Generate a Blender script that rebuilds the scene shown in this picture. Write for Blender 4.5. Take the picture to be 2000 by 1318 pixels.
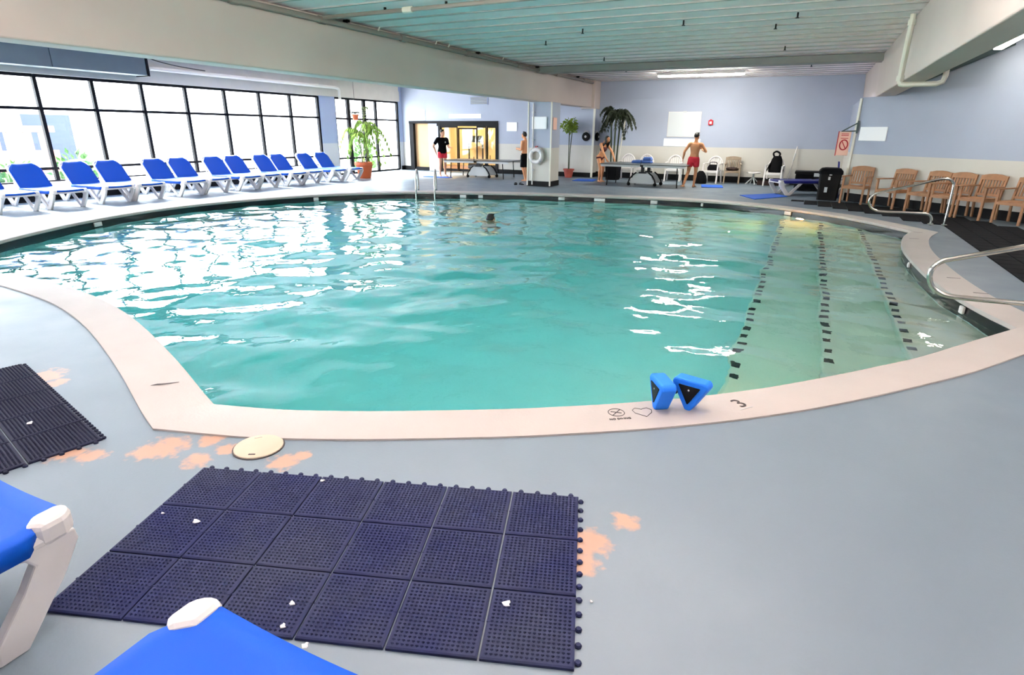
import bpy, bmesh, math, random
from mathutils import Vector, Matrix, noise
from mathutils.geometry import tessellate_polygon
random.seed(7)
S = bpy.context.scene
for o in list(bpy.data.objects): bpy.data.objects.remove(o)
COL = S.collection
PI = math.pi

# ---------------------------------------------------------------- camera, world, exposure
EYE = Vector((0, 0, 1.65)); FPX = 1137.894
RT = Vector((0.897984, 0.439949, 0.008317)); UP = Vector((-0.153838, 0.29618, 0.942662)); BK = Vector((0.41226, -0.847775, 0.333646))
cd = bpy.data.cameras.new('camera'); cam = bpy.data.objects.new('camera', cd); COL.objects.link(cam)
cd.sensor_width = 36; cd.lens = FPX/2000*36; cd.clip_start = .05; cd.clip_end = 300
cam.matrix_world = Matrix(((RT.x, UP.x, BK.x, 0), (RT.y, UP.y, BK.y, 0), (RT.z, UP.z, BK.z, 1.65), (0, 0, 0, 1)))
S.camera = cam
W = bpy.data.worlds.new('sky'); S.world = W; W.use_nodes = True
wn = W.node_tree; bg = wn.nodes['Background']
bg.inputs[0].default_value = (0.86, 0.93, 1.0, 1); SKY = 17.0; bg.inputs[1].default_value = SKY
S.view_settings.view_transform = 'Standard'; S.view_settings.look = 'None'
S.view_settings.gamma = 1; S.view_settings.use_curve_mapping = False
S.view_settings.exposure = 0.57
sl = bpy.data.lights.new('sun', 'SUN'); sl.energy = 30; sl.angle = math.radians(10); sl.color = (1, .97, .93)
so = bpy.data.objects.new('sun', sl); COL.objects.link(so); so.rotation_euler = Vector((.80, -.12, -.58)).to_track_quat('-Z', 'Y').to_euler()
TUBE = 26.0        # radiance of the fluorescent diffusers
GYM = 40.0
ADDED_UPL = 150.0        # upward glow of the unseen hung fittings, added to brighten the ceiling
try:
    S.cycles.caustics_refractive = True; S.cycles.max_bounces = 12; S.cycles.transmission_bounces = 8
    S.cycles.transparent_max_bounces = 24; S.cycles.diffuse_bounces = 5
except Exception: pass

def ray(px, py):
    return -BK + RT*((px-1000)/FPX) - UP*((py-659)/FPX)
def G(px, py, z=0):
    d = ray(px, py); return EYE + d*((z-1.65)/d.z)
def onX(px, py, X): d = ray(px, py); return EYE + d*(X/d.x)
def onY(px, py, Y): d = ray(px, py); return EYE + d*(Y/d.y)

# ---------------------------------------------------------------- materials
def lin(c):
    out = []
    for x in c:
        x = x/255; out.append(x/12.92 if x <= .04045 else ((x+.055)/1.055)**2.4)
    return (*out, 1)
def mat(name, rgb, rough=.6, metal=0, spec=.4, var=0, vscale=3, bump=0, bscale=40, emit=0, coat=0):
    m = bpy.data.materials.new(name); m.use_nodes = True
    nt = m.node_tree; b = nt.nodes['Principled BSDF']
    c = lin(rgb); b.inputs['Base Color'].default_value = c
    b.inputs['Roughness'].default_value = rough; b.inputs['Metallic'].default_value = metal
    b.inputs['Specular IOR Level'].default_value = spec; b.inputs['Coat Weight'].default_value = coat
    if emit:
        b.inputs['Emission Color'].default_value = c; b.inputs['Emission Strength'].default_value = emit
    if var or bump:
        tc = nt.nodes.new('ShaderNodeTexCoord')
        if var:
            n = nt.nodes.new('ShaderNodeTexNoise'); n.inputs['Scale'].default_value = vscale; n.inputs['Detail'].default_value = 6
            nt.links.new(tc.outputs['Object'], n.inputs['Vector'])
            r = nt.nodes.new('ShaderNodeMapRange'); r.inputs['To Min'].default_value = 1-var; r.inputs['To Max'].default_value = 1+var
            r.inputs['From Min'].default_value = .3; r.inputs['From Max'].default_value = .7
            nt.links.new(n.outputs[0], r.inputs[0])
            v = nt.nodes.new('ShaderNodeVectorMath'); v.operation = 'SCALE'; v.inputs[0].default_value = c[:3]
            nt.links.new(r.outputs[0], v.inputs['Scale']); nt.links.new(v.outputs[0], b.inputs['Base Color'])
        if bump:
            n2 = nt.nodes.new('ShaderNodeTexNoise'); n2.inputs['Scale'].default_value = bscale; n2.inputs['Detail'].default_value = 4
            nt.links.new(tc.outputs['Object'], n2.inputs['Vector'])
            bp = nt.nodes.new('ShaderNodeBump'); bp.inputs['Strength'].default_value = bump; bp.inputs['Distance'].default_value = .01
            nt.links.new(n2.outputs[0], bp.inputs['Height']); nt.links.new(bp.outputs[0], b.inputs['Normal'])
    return m
class N:      # tiny node helper
    def __init__(s, m): s.nt = m.node_tree
    def __call__(s, t, **kw):
        n = s.nt.nodes.new('ShaderNode'+t)
        for k, v in kw.items(): setattr(n, k, v)
        return n
    def math(s, op, a, b=None):
        n = s('Math', operation=op)
        for i, x in enumerate((a, b)):
            if x is None: continue
            if hasattr(x, 'default_value'): s.nt.links.new(x, n.inputs[i])
            else: n.inputs[i].default_value = x
        return n.outputs[0]
    def mix(s, f, a, b):
        n = s('Mix', data_type='RGBA')
        for i, x in ((0, f), (6, a), (7, b)):
            if hasattr(x, 'default_value'): s.nt.links.new(x, n.inputs[i])
            else: n.inputs[i].default_value = x
        return n.outputs[2]

def wall_mat(name, up, low, h=1.17):
    m = mat(name, up, .55, spec=.35); n = N(m); b = m.node_tree.nodes['Principled BSDF']
    g = n('NewGeometry'); sx = n('SeparateXYZ'); m.node_tree.links.new(g.outputs['Position'], sx.inputs[0])
    f = n.math('GREATER_THAN', sx.outputs[2], h)
    no = n('TexNoise'); no.inputs['Scale'].default_value = 1.3; no.inputs['Detail'].default_value = 5
    m.node_tree.links.new(g.outputs['Position'], no.inputs['Vector'])
    k = n.math('MULTIPLY_ADD', no.outputs[0], .12); k.node.inputs[2].default_value = .94
    c = n.mix(f, lin(low), lin(up)); v = n('VectorMath', operation='SCALE')
    m.node_tree.links.new(c, v.inputs[0]); m.node_tree.links.new(k, v.inputs['Scale'])
    m.node_tree.links.new(v.outputs[0], b.inputs['Base Color'])
    # painted block coursing: fine relief along the height
    s1 = n.math('FRACT', n.math('MULTIPLY', sx.outputs[2], 5.0)); s2 = n.math('GREATER_THAN', s1, .05)
    bp = n('Bump'); bp.inputs['Strength'].default_value = .25; bp.inputs['Distance'].default_value = .008
    m.node_tree.links.new(s2, bp.inputs['Height']); m.node_tree.links.new(bp.outputs[0], b.inputs['Normal'])
    return m

M = {}
M['wall'] = wall_mat('painted_wall', (167, 174, 191), (200, 196, 187))
M['pier'] = wall_mat('painted_pier', (160, 173, 201), (192, 196, 203))
M['fascia'] = mat('cream_fascia', (197, 193, 180), .6, var=.04)
M['beam'] = mat('beam_paint', (200, 186, 179), .6, var=.05, vscale=.7)
M['ceil'] = mat('deck_white', (253, 238, 240), .55, var=.03)
M['ceildark'] = mat('deck_joint', (90, 90, 88), .8)
M['joist'] = mat('joist_paint', (150, 150, 146), .6, var=.05)
M['soffit'] = mat('soffit_shade_trim', (78, 90, 88), .7)  # shade put into the soffit's colour; also colours duct flange and bracket
M['black'] = mat('black_trim', (7, 7, 9), .6, spec=.2)
M['frame'] = mat('black_frame', (10, 10, 14), .6, spec=.2)
M['coping'] = mat('coping_paint', (181, 173, 168), .55, var=.05, vscale=2, bump=.15, bscale=60)
M['basin'] = mat('pool_plaster', (224, 234, 233), .7, var=.03)
M['step'] = mat('step_plaster', (226, 220, 204), .7, var=.03)
M['tiledark'] = mat('dark_tile', (16, 20, 24), .2, var=.4, vscale=60)
M['white'] = mat('white_plastic', (222, 217, 215), .35, var=.02)
M['sling'] = mat('blue_sling', (0, 68, 166), .55, spec=.15, bump=.12, bscale=400)
M['slingdark'] = mat('navy_sling', (22, 26, 110), .4)
M['wood'] = mat('teak_wood', (160, 116, 82), .55, var=.16, vscale=9)
M['woodgrey'] = mat('weathered_wood', (150, 132, 112), .6, var=.15, vscale=9)
M['steel'] = mat('polished_steel', (208, 208, 200), .16, metal=1)
M['rib'] = mat('shaded_deck_rib', (176, 172, 170), .6)  # shade of the rib sides put into the grey
M['signwhite'] = mat('sign_white', (250, 250, 250), .4)
M['boardgrey'] = mat('board_grey', (206, 210, 212), .4)
M['terracotta'] = mat('terracotta', (206, 104, 62), .7, var=.1)
M['terracottadark'] = mat('terracotta_dull', (168, 78, 66), .7, var=.1)
M['soil'] = mat('soil', (40, 30, 22), .9)
M['stem'] = mat('plant_stem', (120, 122, 78), .7, var=.2)
M['stemdark'] = mat('dark_stem', (62, 72, 50), .7, var=.2)
M['leaf'] = mat('yellow_green_leaf', (142, 178, 62), .45, var=.35, vscale=8)
M['leafmid'] = mat('green_leaf', (112, 138, 38), .5, var=.4, vscale=10)
M['leafdark'] = mat('dark_leaf', (30, 40, 24), .5, var=.4, vscale=9)
M['skinA'] = mat('skin_light', (216, 160, 128), .5, var=.05)
M['skinB'] = mat('skin_tan', (206, 142, 98), .5, var=.06)
M['hair'] = mat('black_hair', (14, 12, 12), .5, bump=.3, bscale=90)
M['eye'] = mat('eye_dark', (30, 24, 22), .3)
M['clothblack'] = mat('black_cloth', (5, 5, 8), .85, spec=.15, bump=.2, bscale=60)
M['clothred'] = mat('red_cloth', (206, 40, 58), .7, bump=.2, bscale=60)
M['clothmaroon'] = mat('maroon_cloth', (70, 16, 22), .7)
M['rubber'] = mat('black_rubber', (6, 8, 13), .85, spec=.15, var=.3, vscale=6)
M['foam'] = mat('blue_foam', (16, 114, 226), .7, bump=.1, bscale=120)
M['matblue'] = mat('blue_mat', (20, 86, 190), .7)
M['towel'] = mat('blue_towel', (70, 100, 165), .9, bump=.5, bscale=60)
M['ttop'] = mat('table_top', (78, 84, 84), .4)
M['greyplastic'] = mat('grey_plastic', (196, 198, 198), .5)
M['duct'] = mat('dark_grey_metal', (84, 98, 104), .5, var=.05)
M['pipe'] = mat('painted_pipe', (222, 218, 204), .5)
M['pipegrey'] = mat('grey_pipe', (138, 131, 124), .5)
M['tube'] = mat('lit_tube', (255, 252, 240), .4, emit=TUBE)
M['tubeback'] = mat('lit_tube_back', (255, 252, 240), .4, emit=120)
M['added_uptube'] = mat('added_uplight', (255, 250, 240), .4, emit=ADDED_UPL)
M['tubewarm'] = mat('lit_tube_warm', (255, 222, 160), .4, emit=GYM)
M['lens'] = mat('pool_lamp', (255, 158, 66), .4, emit=650)
M['lensdim'] = mat('pool_lamp_dim', (255, 158, 66), .4, emit=70)
M['red'] = mat('alarm_red', (190, 30, 44), .4)
M['pink'] = mat('faded_sign', (244, 196, 176), .5)
M['ink'] = mat('dark_ink', (52, 46, 46), .7)
M['gymwall'] = mat('gym_wall', (250, 238, 206), .6, var=.08, vscale=1.5)
M['gymdark'] = mat('gym_machine', (24, 24, 28), .5)
M['tan'] = mat('tan_panel', (206, 166, 120), .6, var=.06, vscale=2)
M['brown'] = mat('brown_cushion', (44, 26, 22), .8)
M['lid'] = mat('lid_cream', (204, 186, 164), .6, var=.04)
M['extwall'] = mat('render_white', (236, 238, 240), .8)
M['extshade'] = mat('blue_grey_panel', (34, 44, 70), .6)
M['extbrick'] = mat('pale_brick', (150, 98, 90), .8)
M['hedge'] = mat('hedge_leaf', (58, 96, 44), .7, var=.4, vscale=8)
M['paving'] = mat('paving', (196, 194, 190), .9)
def glass_mat():
    m = bpy.data.materials.new('window_glass'); m.use_nodes = True; nt = m.node_tree; nt.nodes.clear(); n = N(m)
    o = n('OutputMaterial'); t = n('BsdfTransparent'); t.inputs[0].default_value = (.96, .98, .98, 1)
    g = n('BsdfGlossy'); g.inputs['Roughness'].default_value = .02; ge = n('NewGeometry'); dp = n('VectorMath', operation='DOT_PRODUCT'); nt.links.new(ge.outputs['Normal'], dp.inputs[0]); nt.links.new(ge.outputs['Incoming'], dp.inputs[1])
    q = n.math('POWER', n.math('SUBTRACT', 1.0, n.math('ABSOLUTE', dp.outputs['Value'])), 5.0); fr = n.math('MULTIPLY_ADD', q, .9); fr.node.inputs[2].default_value = .04
    mx = n('MixShader'); nt.links.new(fr, mx.inputs[0]); nt.links.new(t.outputs[0], mx.inputs[1]); nt.links.new(g.outputs[0], mx.inputs[2])
    nt.links.new(mx.outputs[0], o.inputs['Surface']); return m
M['glass'] = glass_mat()
def water_mat():
    m = bpy.data.materials.new('pool_water'); m.use_nodes = True; nt = m.node_tree; nt.nodes.clear(); n = N(m)
    o = n('OutputMaterial')
    g = n('BsdfGlass'); g.inputs['IOR'].default_value = 1.33; g.inputs['Roughness'].default_value = 0.0; g.inputs['Color'].default_value = (1, 1, 1, 1)
    tc = n('NewGeometry'); no = n('TexNoise'); no.inputs['Scale'].default_value = 5; no.inputs['Detail'].default_value = 3; nt.links.new(tc.outputs['Position'], no.inputs['Vector'])
    bp = n('Bump'); bp.inputs['Strength'].default_value = .25; bp.inputs['Distance'].default_value = .02; nt.links.new(no.outputs[0], bp.inputs['Height']); nt.links.new(bp.outputs[0], g.inputs['Normal'])
    nt.links.new(g.outputs[0], o.inputs['Surface'])
    v = n('VolumeAbsorption'); v.inputs['Color'].default_value = (.04, .905, .91, 1); v.inputs['Density'].default_value = .47; nt.links.new(v.outputs[0], o.inputs['Volume'])
    return m
def deck_mat():
    m = mat('deck_paint', (150, 160, 174), .42, spec=.45); nt = m.node_tree; n = N(m); b = nt.nodes['Principled BSDF']
    g = n('NewGeometry'); pos = g.outputs['Position']
    def noise_(sc, det=5):
        x = n('TexNoise'); x.inputs['Scale'].default_value = sc; x.inputs['Detail'].default_value = det; nt.links.new(pos, x.inputs['Vector']); return x.outputs[0]
    base = n.mix(noise_(.9), lin((95, 109, 121)), lin((107, 121, 132)))
    # peeled patches: bare orange concrete at the spots where the paint has gone
    tot = None
    for (x, y, r) in PEEL:
        d = n('VectorMath', operation='DISTANCE'); nt.links.new(pos, d.inputs[0]); d.inputs[1].default_value = (x, y, 0)
        k = n.math('SUBTRACT', 1.0, n.math('DIVIDE', d.outputs['Value'], r)); k = n.math('MAXIMUM', k, 0.0)
        tot = k if tot is None else n.math('MAXIMUM', tot, k)
    w = n.math('ADD', n.math('MULTIPLY', tot, .75), n.math('MULTIPLY', noise_(19, 9), 1.0))
    f = n('MapRange'); f.inputs['From Min'].default_value = .74; f.inputs['From Max'].default_value = .98; nt.links.new(w, f.inputs[0])
    f2 = n.math('MULTIPLY', f.outputs[0], n.math('GREATER_THAN', tot, .001)); f2 = n.math('MULTIPLY', f2, .7)
    c = n.mix(f2, base, lin((192, 144, 112)))
    nt.links.new(c, b.inputs['Base Color'])
    rr = n.math('MULTIPLY_ADD', noise_(2.2), .25); rr.node.inputs[2].default_value = .3; nt.links.new(rr, b.inputs['Roughness'])
    bp = n('Bump'); bp.inputs['Strength'].default_value = .12; bp.inputs['Distance'].default_value = .004
    nt.links.new(noise_(70, 3), bp.inputs['Height']); nt.links.new(bp.outputs[0], b.inputs['Normal'])
    return m
PEEL = [(-2.93, 1.70, .2), (-2.98, 1.62, .14), (-2.66, 1.68, .12), (-2.62, 1.83, .1), (-2.78, 1.86, .12), (-2.24, 1.88, .13), (-2.2, 1.97, .08),
        (-4.6, 1.94, .22), (-4.4, 1.92, .12), (-3.35, 1.42, .16), (-3.2, 1.46, .12), (-.6, 1.99, .16), (-.58, 1.86, .12), (-.5, 2.2, .1), (-1.14, .9, .1)]
M['deck'] = deck_mat()
M['water'] = water_mat()
def rubber_mat(name, a, b_):
    m = mat(name, a, .75, spec=.2); nt = m.node_tree; n = N(m); b = nt.nodes['Principled BSDF']
    g = n('NewGeometry'); x = n('TexNoise'); x.inputs['Scale'].default_value = 2.6; x.inputs['Detail'].default_value = 5; nt.links.new(g.outputs['Position'], x.inputs['Vector'])
    r = n('MapRange'); r.inputs['From Min'].default_value = .38; r.inputs['From Max'].default_value = .62; nt.links.new(x.outputs[0], r.inputs[0])
    nt.links.new(n.mix(r.outputs[0], lin(a), lin(b_)), b.inputs['Base Color']); return m
M['matnavy'] = rubber_mat('navy_rubber', (14, 22, 60), (30, 36, 60))
M['matdark'] = rubber_mat('dark_rubber', (5, 10, 34), (12, 18, 40))

# ---------------------------------------------------------------- mesh helpers
def smooth_path(p, k=5, closed=False):
    p = [Vector(q) for q in p]; out = []; n = len(p)
    for i in range(n if closed else n-1):
        if closed: a, b, c, d = p[(i-1) % n], p[i], p[(i+1) % n], p[(i+2) % n]
        else: a, b, c, d = p[max(i-1, 0)], p[i], p[i+1], p[min(i+2, n-1)]
        for j in range(k):
            t = j/k; out.append(.5*((2*b)+(c-a)*t+(2*a-5*b+4*c-d)*t*t+(3*b-a-3*c+d)*t**3))
    if not closed: out.append(p[-1])
    return out
class MB:
    def __init__(s): s.v = []; s.f = []; s.mi = []; s.cur = 0
    def add(s, vs, fs):
        o = len(s.v); s.v += [tuple(v) for v in vs]; s.f += [tuple(i+o for i in f) for f in fs]; s.mi += [s.cur]*len(fs); return s
    def box(s, c, d, rz=0, R=None):
        if R is None: R = Matrix.Rotation(rz, 3, 'Z')
        c = Vector(c); vs = []
        for x in (-.5, .5):
            for y in (-.5, .5):
                for z in (-.5, .5): vs.append(c+R @ Vector((x*d[0], y*d[1], z*d[2])))
        return s.add(vs, [(0, 1, 3, 2), (4, 6, 7, 5), (0, 4, 5, 1), (2, 3, 7, 6), (0, 2, 6, 4), (1, 5, 7, 3)])
    def bb(s, x0, x1, y0, y1, z0, z1): return s.box(((x0+x1)/2, (y0+y1)/2, (z0+z1)/2), (x1-x0, y1-y0, z1-z0))
    def beam(s, a, b, w, h, up=(0, 0, 1)):     # rectangular bar from a to b
        a = Vector(a); b = Vector(b); d = (b-a); L = d.length; d.normalize(); x = d.cross(Vector(up))
        if x.length < 1e-4: x = Vector((1, 0, 0))
        x.normalize(); z = x.cross(d); R = Matrix((x, d, z)).transposed()
        return s.box((a+b)/2, (w, L, h), R=R)
    def loft(s, rings, cap=True, closed=False):
        n = len(rings[0]); vs = [p for r in rings for p in r]; fs = []; m = len(rings)
        for i in range(m if closed else m-1):
            for j in range(n):
                a, b = i*n+j, i*n+(j+1) % n; k = ((i+1) % m)*n
                fs.append((a, b, k+(j+1) % n, k+j))
        if cap and not closed: fs.append(tuple(range(n-1, -1, -1))); fs.append(tuple((m-1)*n+j for j in range(n)))
        return s.add(vs, fs)
    def tube(s, p, r, n=8, closed=False, flat=1):
        p = [Vector(q) for q in p]; m = len(p); rings = []; u = None
        for i in range(m):
            t = (p[(i+1) % m]-p[(i-1) % m]) if closed else (p[min(i+1, m-1)]-p[max(i-1, 0)])
            t.normalize()
            if u is None: u = t.orthogonal().normalized() if abs(t.z) > .9 else Vector((0, 0, 1)).cross(t).normalized()
            u = (u-t*u.dot(t)).normalized(); w = t.cross(u); ri = r[i] if isinstance(r, (list, tuple)) else r
            rings.append([p[i]+u*(ri*math.cos(2*PI*j/n))+w*(ri*flat*math.sin(2*PI*j/n)) for j in range(n)])
        return s.loft(rings, True, closed)
    def lathe(s, prof, n=20, c=(0, 0, 0), cap=True):
        c = Vector(c); return s.loft([[c+Vector((r*math.cos(2*PI*j/n), r*math.sin(2*PI*j/n), z)) for j in range(n)] for r, z in prof], cap)
    def ell(s, c, r, n=12, m=8, R=None):
        c = Vector(c); R = R or Matrix.Identity(3); rings = []
        for i in range(m+1):
            th = PI*(i+.02 if i == 0 else i-.02 if i == m else i)/m
            rings.append([c+R @ Vector((r[0]*math.sin(th)*math.cos(2*PI*j/n), r[1]*math.sin(th)*math.sin(2*PI*j/n), -r[2]*math.cos(th))) for j in range(n)])
        return s.loft(rings)
    def prism(s, poly, h0, h1, T=None):       # polygon in local xy, extruded along local z; T maps to world
        n = len(poly); T = T or Matrix.Identity(4)
        vs = [T @ Vector((x, y, h0)) for x, y in poly]+[T @ Vector((x, y, h1)) for x, y in poly]
        area = sum(poly[i][0]*poly[(i+1) % n][1]-poly[(i+1) % n][0]*poly[i][1] for i in range(n))
        idx = list(range(n))
        fs = [tuple(reversed(idx)), tuple(i+n for i in idx)]+[(i, (i+1) % n, (i+1) % n+n, i+n) for i in range(n)]
        if area < 0: fs = [tuple(reversed(f)) for f in fs]
        return s.add(vs, fs)
    def build(s, name, m, parent=None, smooth=False, bevel=0, loc=None):
        me = bpy.data.meshes.new(name); me.from_pydata(s.v, [], s.f)
        ms = m if isinstance(m, (list, tuple)) else [m]
        for x in ms: me.materials.append(M[x] if isinstance(x, str) else x)
        if len(ms) > 1: me.polygons.foreach_set('material_index', s.mi)
        if smooth: me.polygons.foreach_set('use_smooth', [True]*len(me.polygons))
        me.update()
        o = bpy.data.objects.new(name, me); COL.objects.link(o)
        if parent: o.parent = parent
        if loc is not None: o.location = loc
        if bevel:
            b = o.modifiers.new('bevel', 'BEVEL'); b.width = bevel; b.segments = 2; b.limit_method = 'ANGLE'; b.angle_limit = math.radians(40)
        if smooth and smooth != 'all':
            try: me.set_sharp_from_angle(angle=math.radians(smooth if smooth is not True else 45))
            except Exception: pass
        return o
def tag(o, label=None, cat=None, group=None, kind=None):
    if label: o['label'] = label
    if cat: o['category'] = cat
    if group: o['group'] = group
    if kind: o['kind'] = kind
    return o
def thing(name, label=None, cat=None, loc=(0, 0, 0), rz=0, group=None, kind=None):
    o = bpy.data.objects.new(name, None); COL.objects.link(o); o.location = loc; o.rotation_euler.z = rz
    o.empty_display_size = .1
    return tag(o, label, cat, group, kind)
KIDS = {}
def dup(root, loc, rz, label, group=None):
    r = root.copy(); COL.objects.link(r); r.location = loc; r.rotation_euler = (0, 0, rz); r['label'] = label
    if group: r['group'] = group
    for ch in list(root.children):
        c = ch.copy(); COL.objects.link(c); c.parent = r
        for g in list(ch.children):
            d = g.copy(); COL.objects.link(d); d.parent = c
    return r
def inst(me_obj, name, parent, loc, rz=0):     # another piece sharing mesh data
    c = bpy.data.objects.new(name, me_obj.data); COL.objects.link(c); c.parent = parent; c.location = loc; c.rotation_euler.z = rz; return c
def writing(txt, size, name, m, T, parent=None, ext=.0015):
    cu = bpy.data.curves.new(name, 'FONT'); cu.body = txt; cu.size = size; cu.extrude = ext; cu.align_x = 'CENTER'; cu.align_y = 'CENTER'
    t = bpy.data.objects.new(name, cu); COL.objects.link(t); bpy.context.view_layer.update()
    me = bpy.data.meshes.new_from_object(t.evaluated_get(bpy.context.evaluated_depsgraph_get()))
    bpy.data.objects.remove(t); me.materials.clear(); me.materials.append(M[m]); me.transform(T)
    o = bpy.data.objects.new(name, me); COL.objects.link(o); o.parent = parent; return o

# ---------------------------------------------------------------- room shell
XL, YB, YR, XR, YF, ZC = -16.2, 22.2, 22.7, 9.0, -5.0, 3.42
DA = Vector((0.95, 18.03, 0)); DD = Vector((.7206, -.6934, 0)); DN = Vector((-.6934, -.7206, 0))   # diagonal wall: start, direction, normal into the room
DL = (XR-DA.x)/DD.x; DE = DA+DD*DL

# pool outline (inner edge of the coping), anticlockwise from the near left corner
near = [(-3.16, 2.18), (-2.72, 2.32), (-2.28, 2.52), (-1.87, 2.74), (-1.45, 2.98), (-1.17, 3.16), (-.89, 3.35), (-.61, 3.56), (-.32, 3.80), (-.02, 4.08), (.3, 4.42), (.65, 4.82), (1.03, 5.28), (1.48, 5.92), (1.93, 6.55)]
bump = [(1.93, 6.55), (1.76, 7.12), (1.62, 7.8), (1.53, 8.65), (1.49, 9.6), (1.49, 10.6), (1.57, 11.5), (1.70, 12.2), (1.86, 12.72)]
far = [(1.86, 12.72), (.88, 14.2), (-.28, 15.2), (-1.36, 15.75), (-2.7, 15.95), (-4.5, 15.75), (-6.5, 15.3), (-8.2, 14.75), (-10.06, 13.85), (-11.45, 12.4), (-12.2, 10.75), (-12.5, 9.2), (-12.4, 7.7), (-11.95, 6.32), (-11.43, 5.31), (-10.98, 4.6), (-10.5, 4.0), (-9.9, 3.62), (-9.2, 3.46), (-8.5, 3.44)]
left = [(-8.5, 3.44), (-8.0, 3.49), (-7.46, 3.47), (-6.63, 3.38), (-5.97, 3.24), (-5.36, 3.06), (-4.75, 2.84), (-4.0, 2.54), (-3.38, 2.27), (-3.16, 2.18)]
def sm(pts, k=4): return [(p.x, p.y) for p in smooth_path([(x, y, 0) for x, y in pts], k)]
OUT = sm(near)[:-1]+sm(bump)[:-1]+sm(far+left[1:])[:-1]
def offset(poly, d):
    n = len(poly); res = []
    for i in range(n):
        a, b, c = Vector(poly[i-1]), Vector(poly[i]), Vector(poly[(i+1) % n])
        e1 = (b-a).normalized(); e2 = (c-b).normalized(); n1 = Vector((e1.y, -e1.x)); n2 = Vector((e2.y, -e2.x))
        m = (n1+n2).normalized(); res.append(tuple(b+m*(d/max(.45, m.dot(n1)))))
    return res
COPO = offset(OUT, .37)
WALLO = offset(OUT, .03)

def poly_with_hole(outer, hole, z, name, m):
    bm = MB(); tri = tessellate_polygon([[Vector((x, y, 0)) for x, y in outer], [Vector((x, y, 0)) for x, y in reversed(hole)]])
    vs = [(x, y, z) for x, y in outer]+[(x, y, z) for x, y in reversed(hole)]
    fs = []
    for t in tri:
        a, b, c = (Vector(vs[i]) for i in t)
        fs.append(t if (b-a).cross(c-a).z > 0 else (t[0], t[2], t[1]))
    bm.add(vs, fs); return bm
room = [(XL-.2, YF-.2), (XR+.2, YF-.2), (XR+.2, DE.y), (XR+.2, 23.2), (XL-.2, 23.2)]
fl = poly_with_hole(room, offset(OUT, .2), 0, 'floor', 'deck').build('floor', 'deck'); tag(fl, kind='structure')

pool = thing('swimming_pool', 'large freeform indoor pool of turquoise water with pale coping', 'pool')
bm = MB(); ins = OUT; n = len(OUT)
sec = [(COPO, -.03), (COPO, .012), (offset(OUT, .03), .014), (OUT, 0), (OUT, -.04), (offset(OUT, .025), -.055), (offset(OUT, .1), -.055)]
vs = [(x, y, z) for pl, z in sec for x, y in pl]; fs = []
for k in range(len(sec)-1):
    for i in range(n): a, b = k*n+i, k*n+(i+1) % n; fs.append((a, a+n, b+n, b))
bm.add(vs, fs); bm.build('coping', 'coping', pool, smooth=50)
def band(poly, z0, z1, name, m):
    b = MB(); n = len(poly); b.add([(x, y, z0) for x, y in poly]+[(x, y, z1) for x, y in poly], [(i, i+n, (i+1) % n+n, (i+1) % n) for i in range(n)])
    return b.build(name, m, pool, smooth=50)
band(WALLO, -.36, -.05, 'waterline_tiles', 'tiledark')
band(offset(OUT, .032), -2.0, -.36, 'pool_wall', 'basin')
ZW = -.15
b = MB()      # floor of the pool falls away from the steps to the deep end
cols = [(-13.2, -1.95), (-8, -1.85), (-4, -1.5), (-1.6, -1.25), (-.2, -1.15), (2.4, -1.15)]
vs = []; fs = []
for x, z in cols: vs += [(x, 1.7, z), (x, 16.6, z)]
for i in range(len(cols)-1): fs.append((2*i, 2*i+2, 2*i+3, 2*i+1))
b.add(vs, fs).build('pool_floor', 'basin', pool, smooth='all')
STEPS = [(-.39, -.80, 5.2, 15.3), (.37, -.60, 5.75, 15.0), (1.07, -.40, 6.2, 14.1)]
tile0 = None
for x0, zt, ya, yb in STEPS:
    st = MB().bb(x0, 2.5, 2.6, 16.6, -1.3, zt).build('step', 'step', pool, bevel=.025)
    k = 0; y = ya
    while y < yb:
        if tile0 is None:
            tile0 = MB().box((0, 0, 0), (.075, .1, .012)).build('step_tile', 'tiledark', st); tile0.location = (x0+.06, y, zt+.004)
        else: inst(tile0, 'step_tile', st, (x0+.06+random.uniform(-.008, .008), y, zt+.004), random.uniform(-.08, .08))
        y += .27+.02*math.sin(k); k += 1
# white inlet plates set in the dark tile band
def on_wall(x, y):
    i = min(range(len(OUT)), key=lambda i: (OUT[i][0]-x)**2+(OUT[i][1]-y)**2)
    p = Vector(OUT[i]); t = (Vector(OUT[(i+1) % n])-Vector(OUT[i-1])).normalized(); return p, math.atan2(t.y, t.x)
for x, y, w in [(-12.1, 6.5, .3), (-11.7, 11.8, .22), (-8.9, 14.5, .3), (-8.3, 14.75, .22), (-6.0, 15.25, .3), (-4.9, 15.6, .5), (-3.35, 15.95, .3), (-2.2, 15.9, .1), (-.3, 15.2, .28), (1.52, 9.9, .07), (1.72, 7.4, .14)]:
    p, a = on_wall(x, y); q = Vector((p.x, p.y, 0))+Vector((math.sin(a), -math.cos(a), 0))*.012
    MB().box((0, 0, 0), (w*.6, .03, .08)).box((0, .012, .0), (w*.4, .02, .04)).build('inlet_plate', 'white', pool, bevel=.008).matrix_local = Matrix.Translation((q.x, q.y, -.1)) @ Matrix.Rotation(a, 4, 'Z')
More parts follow.
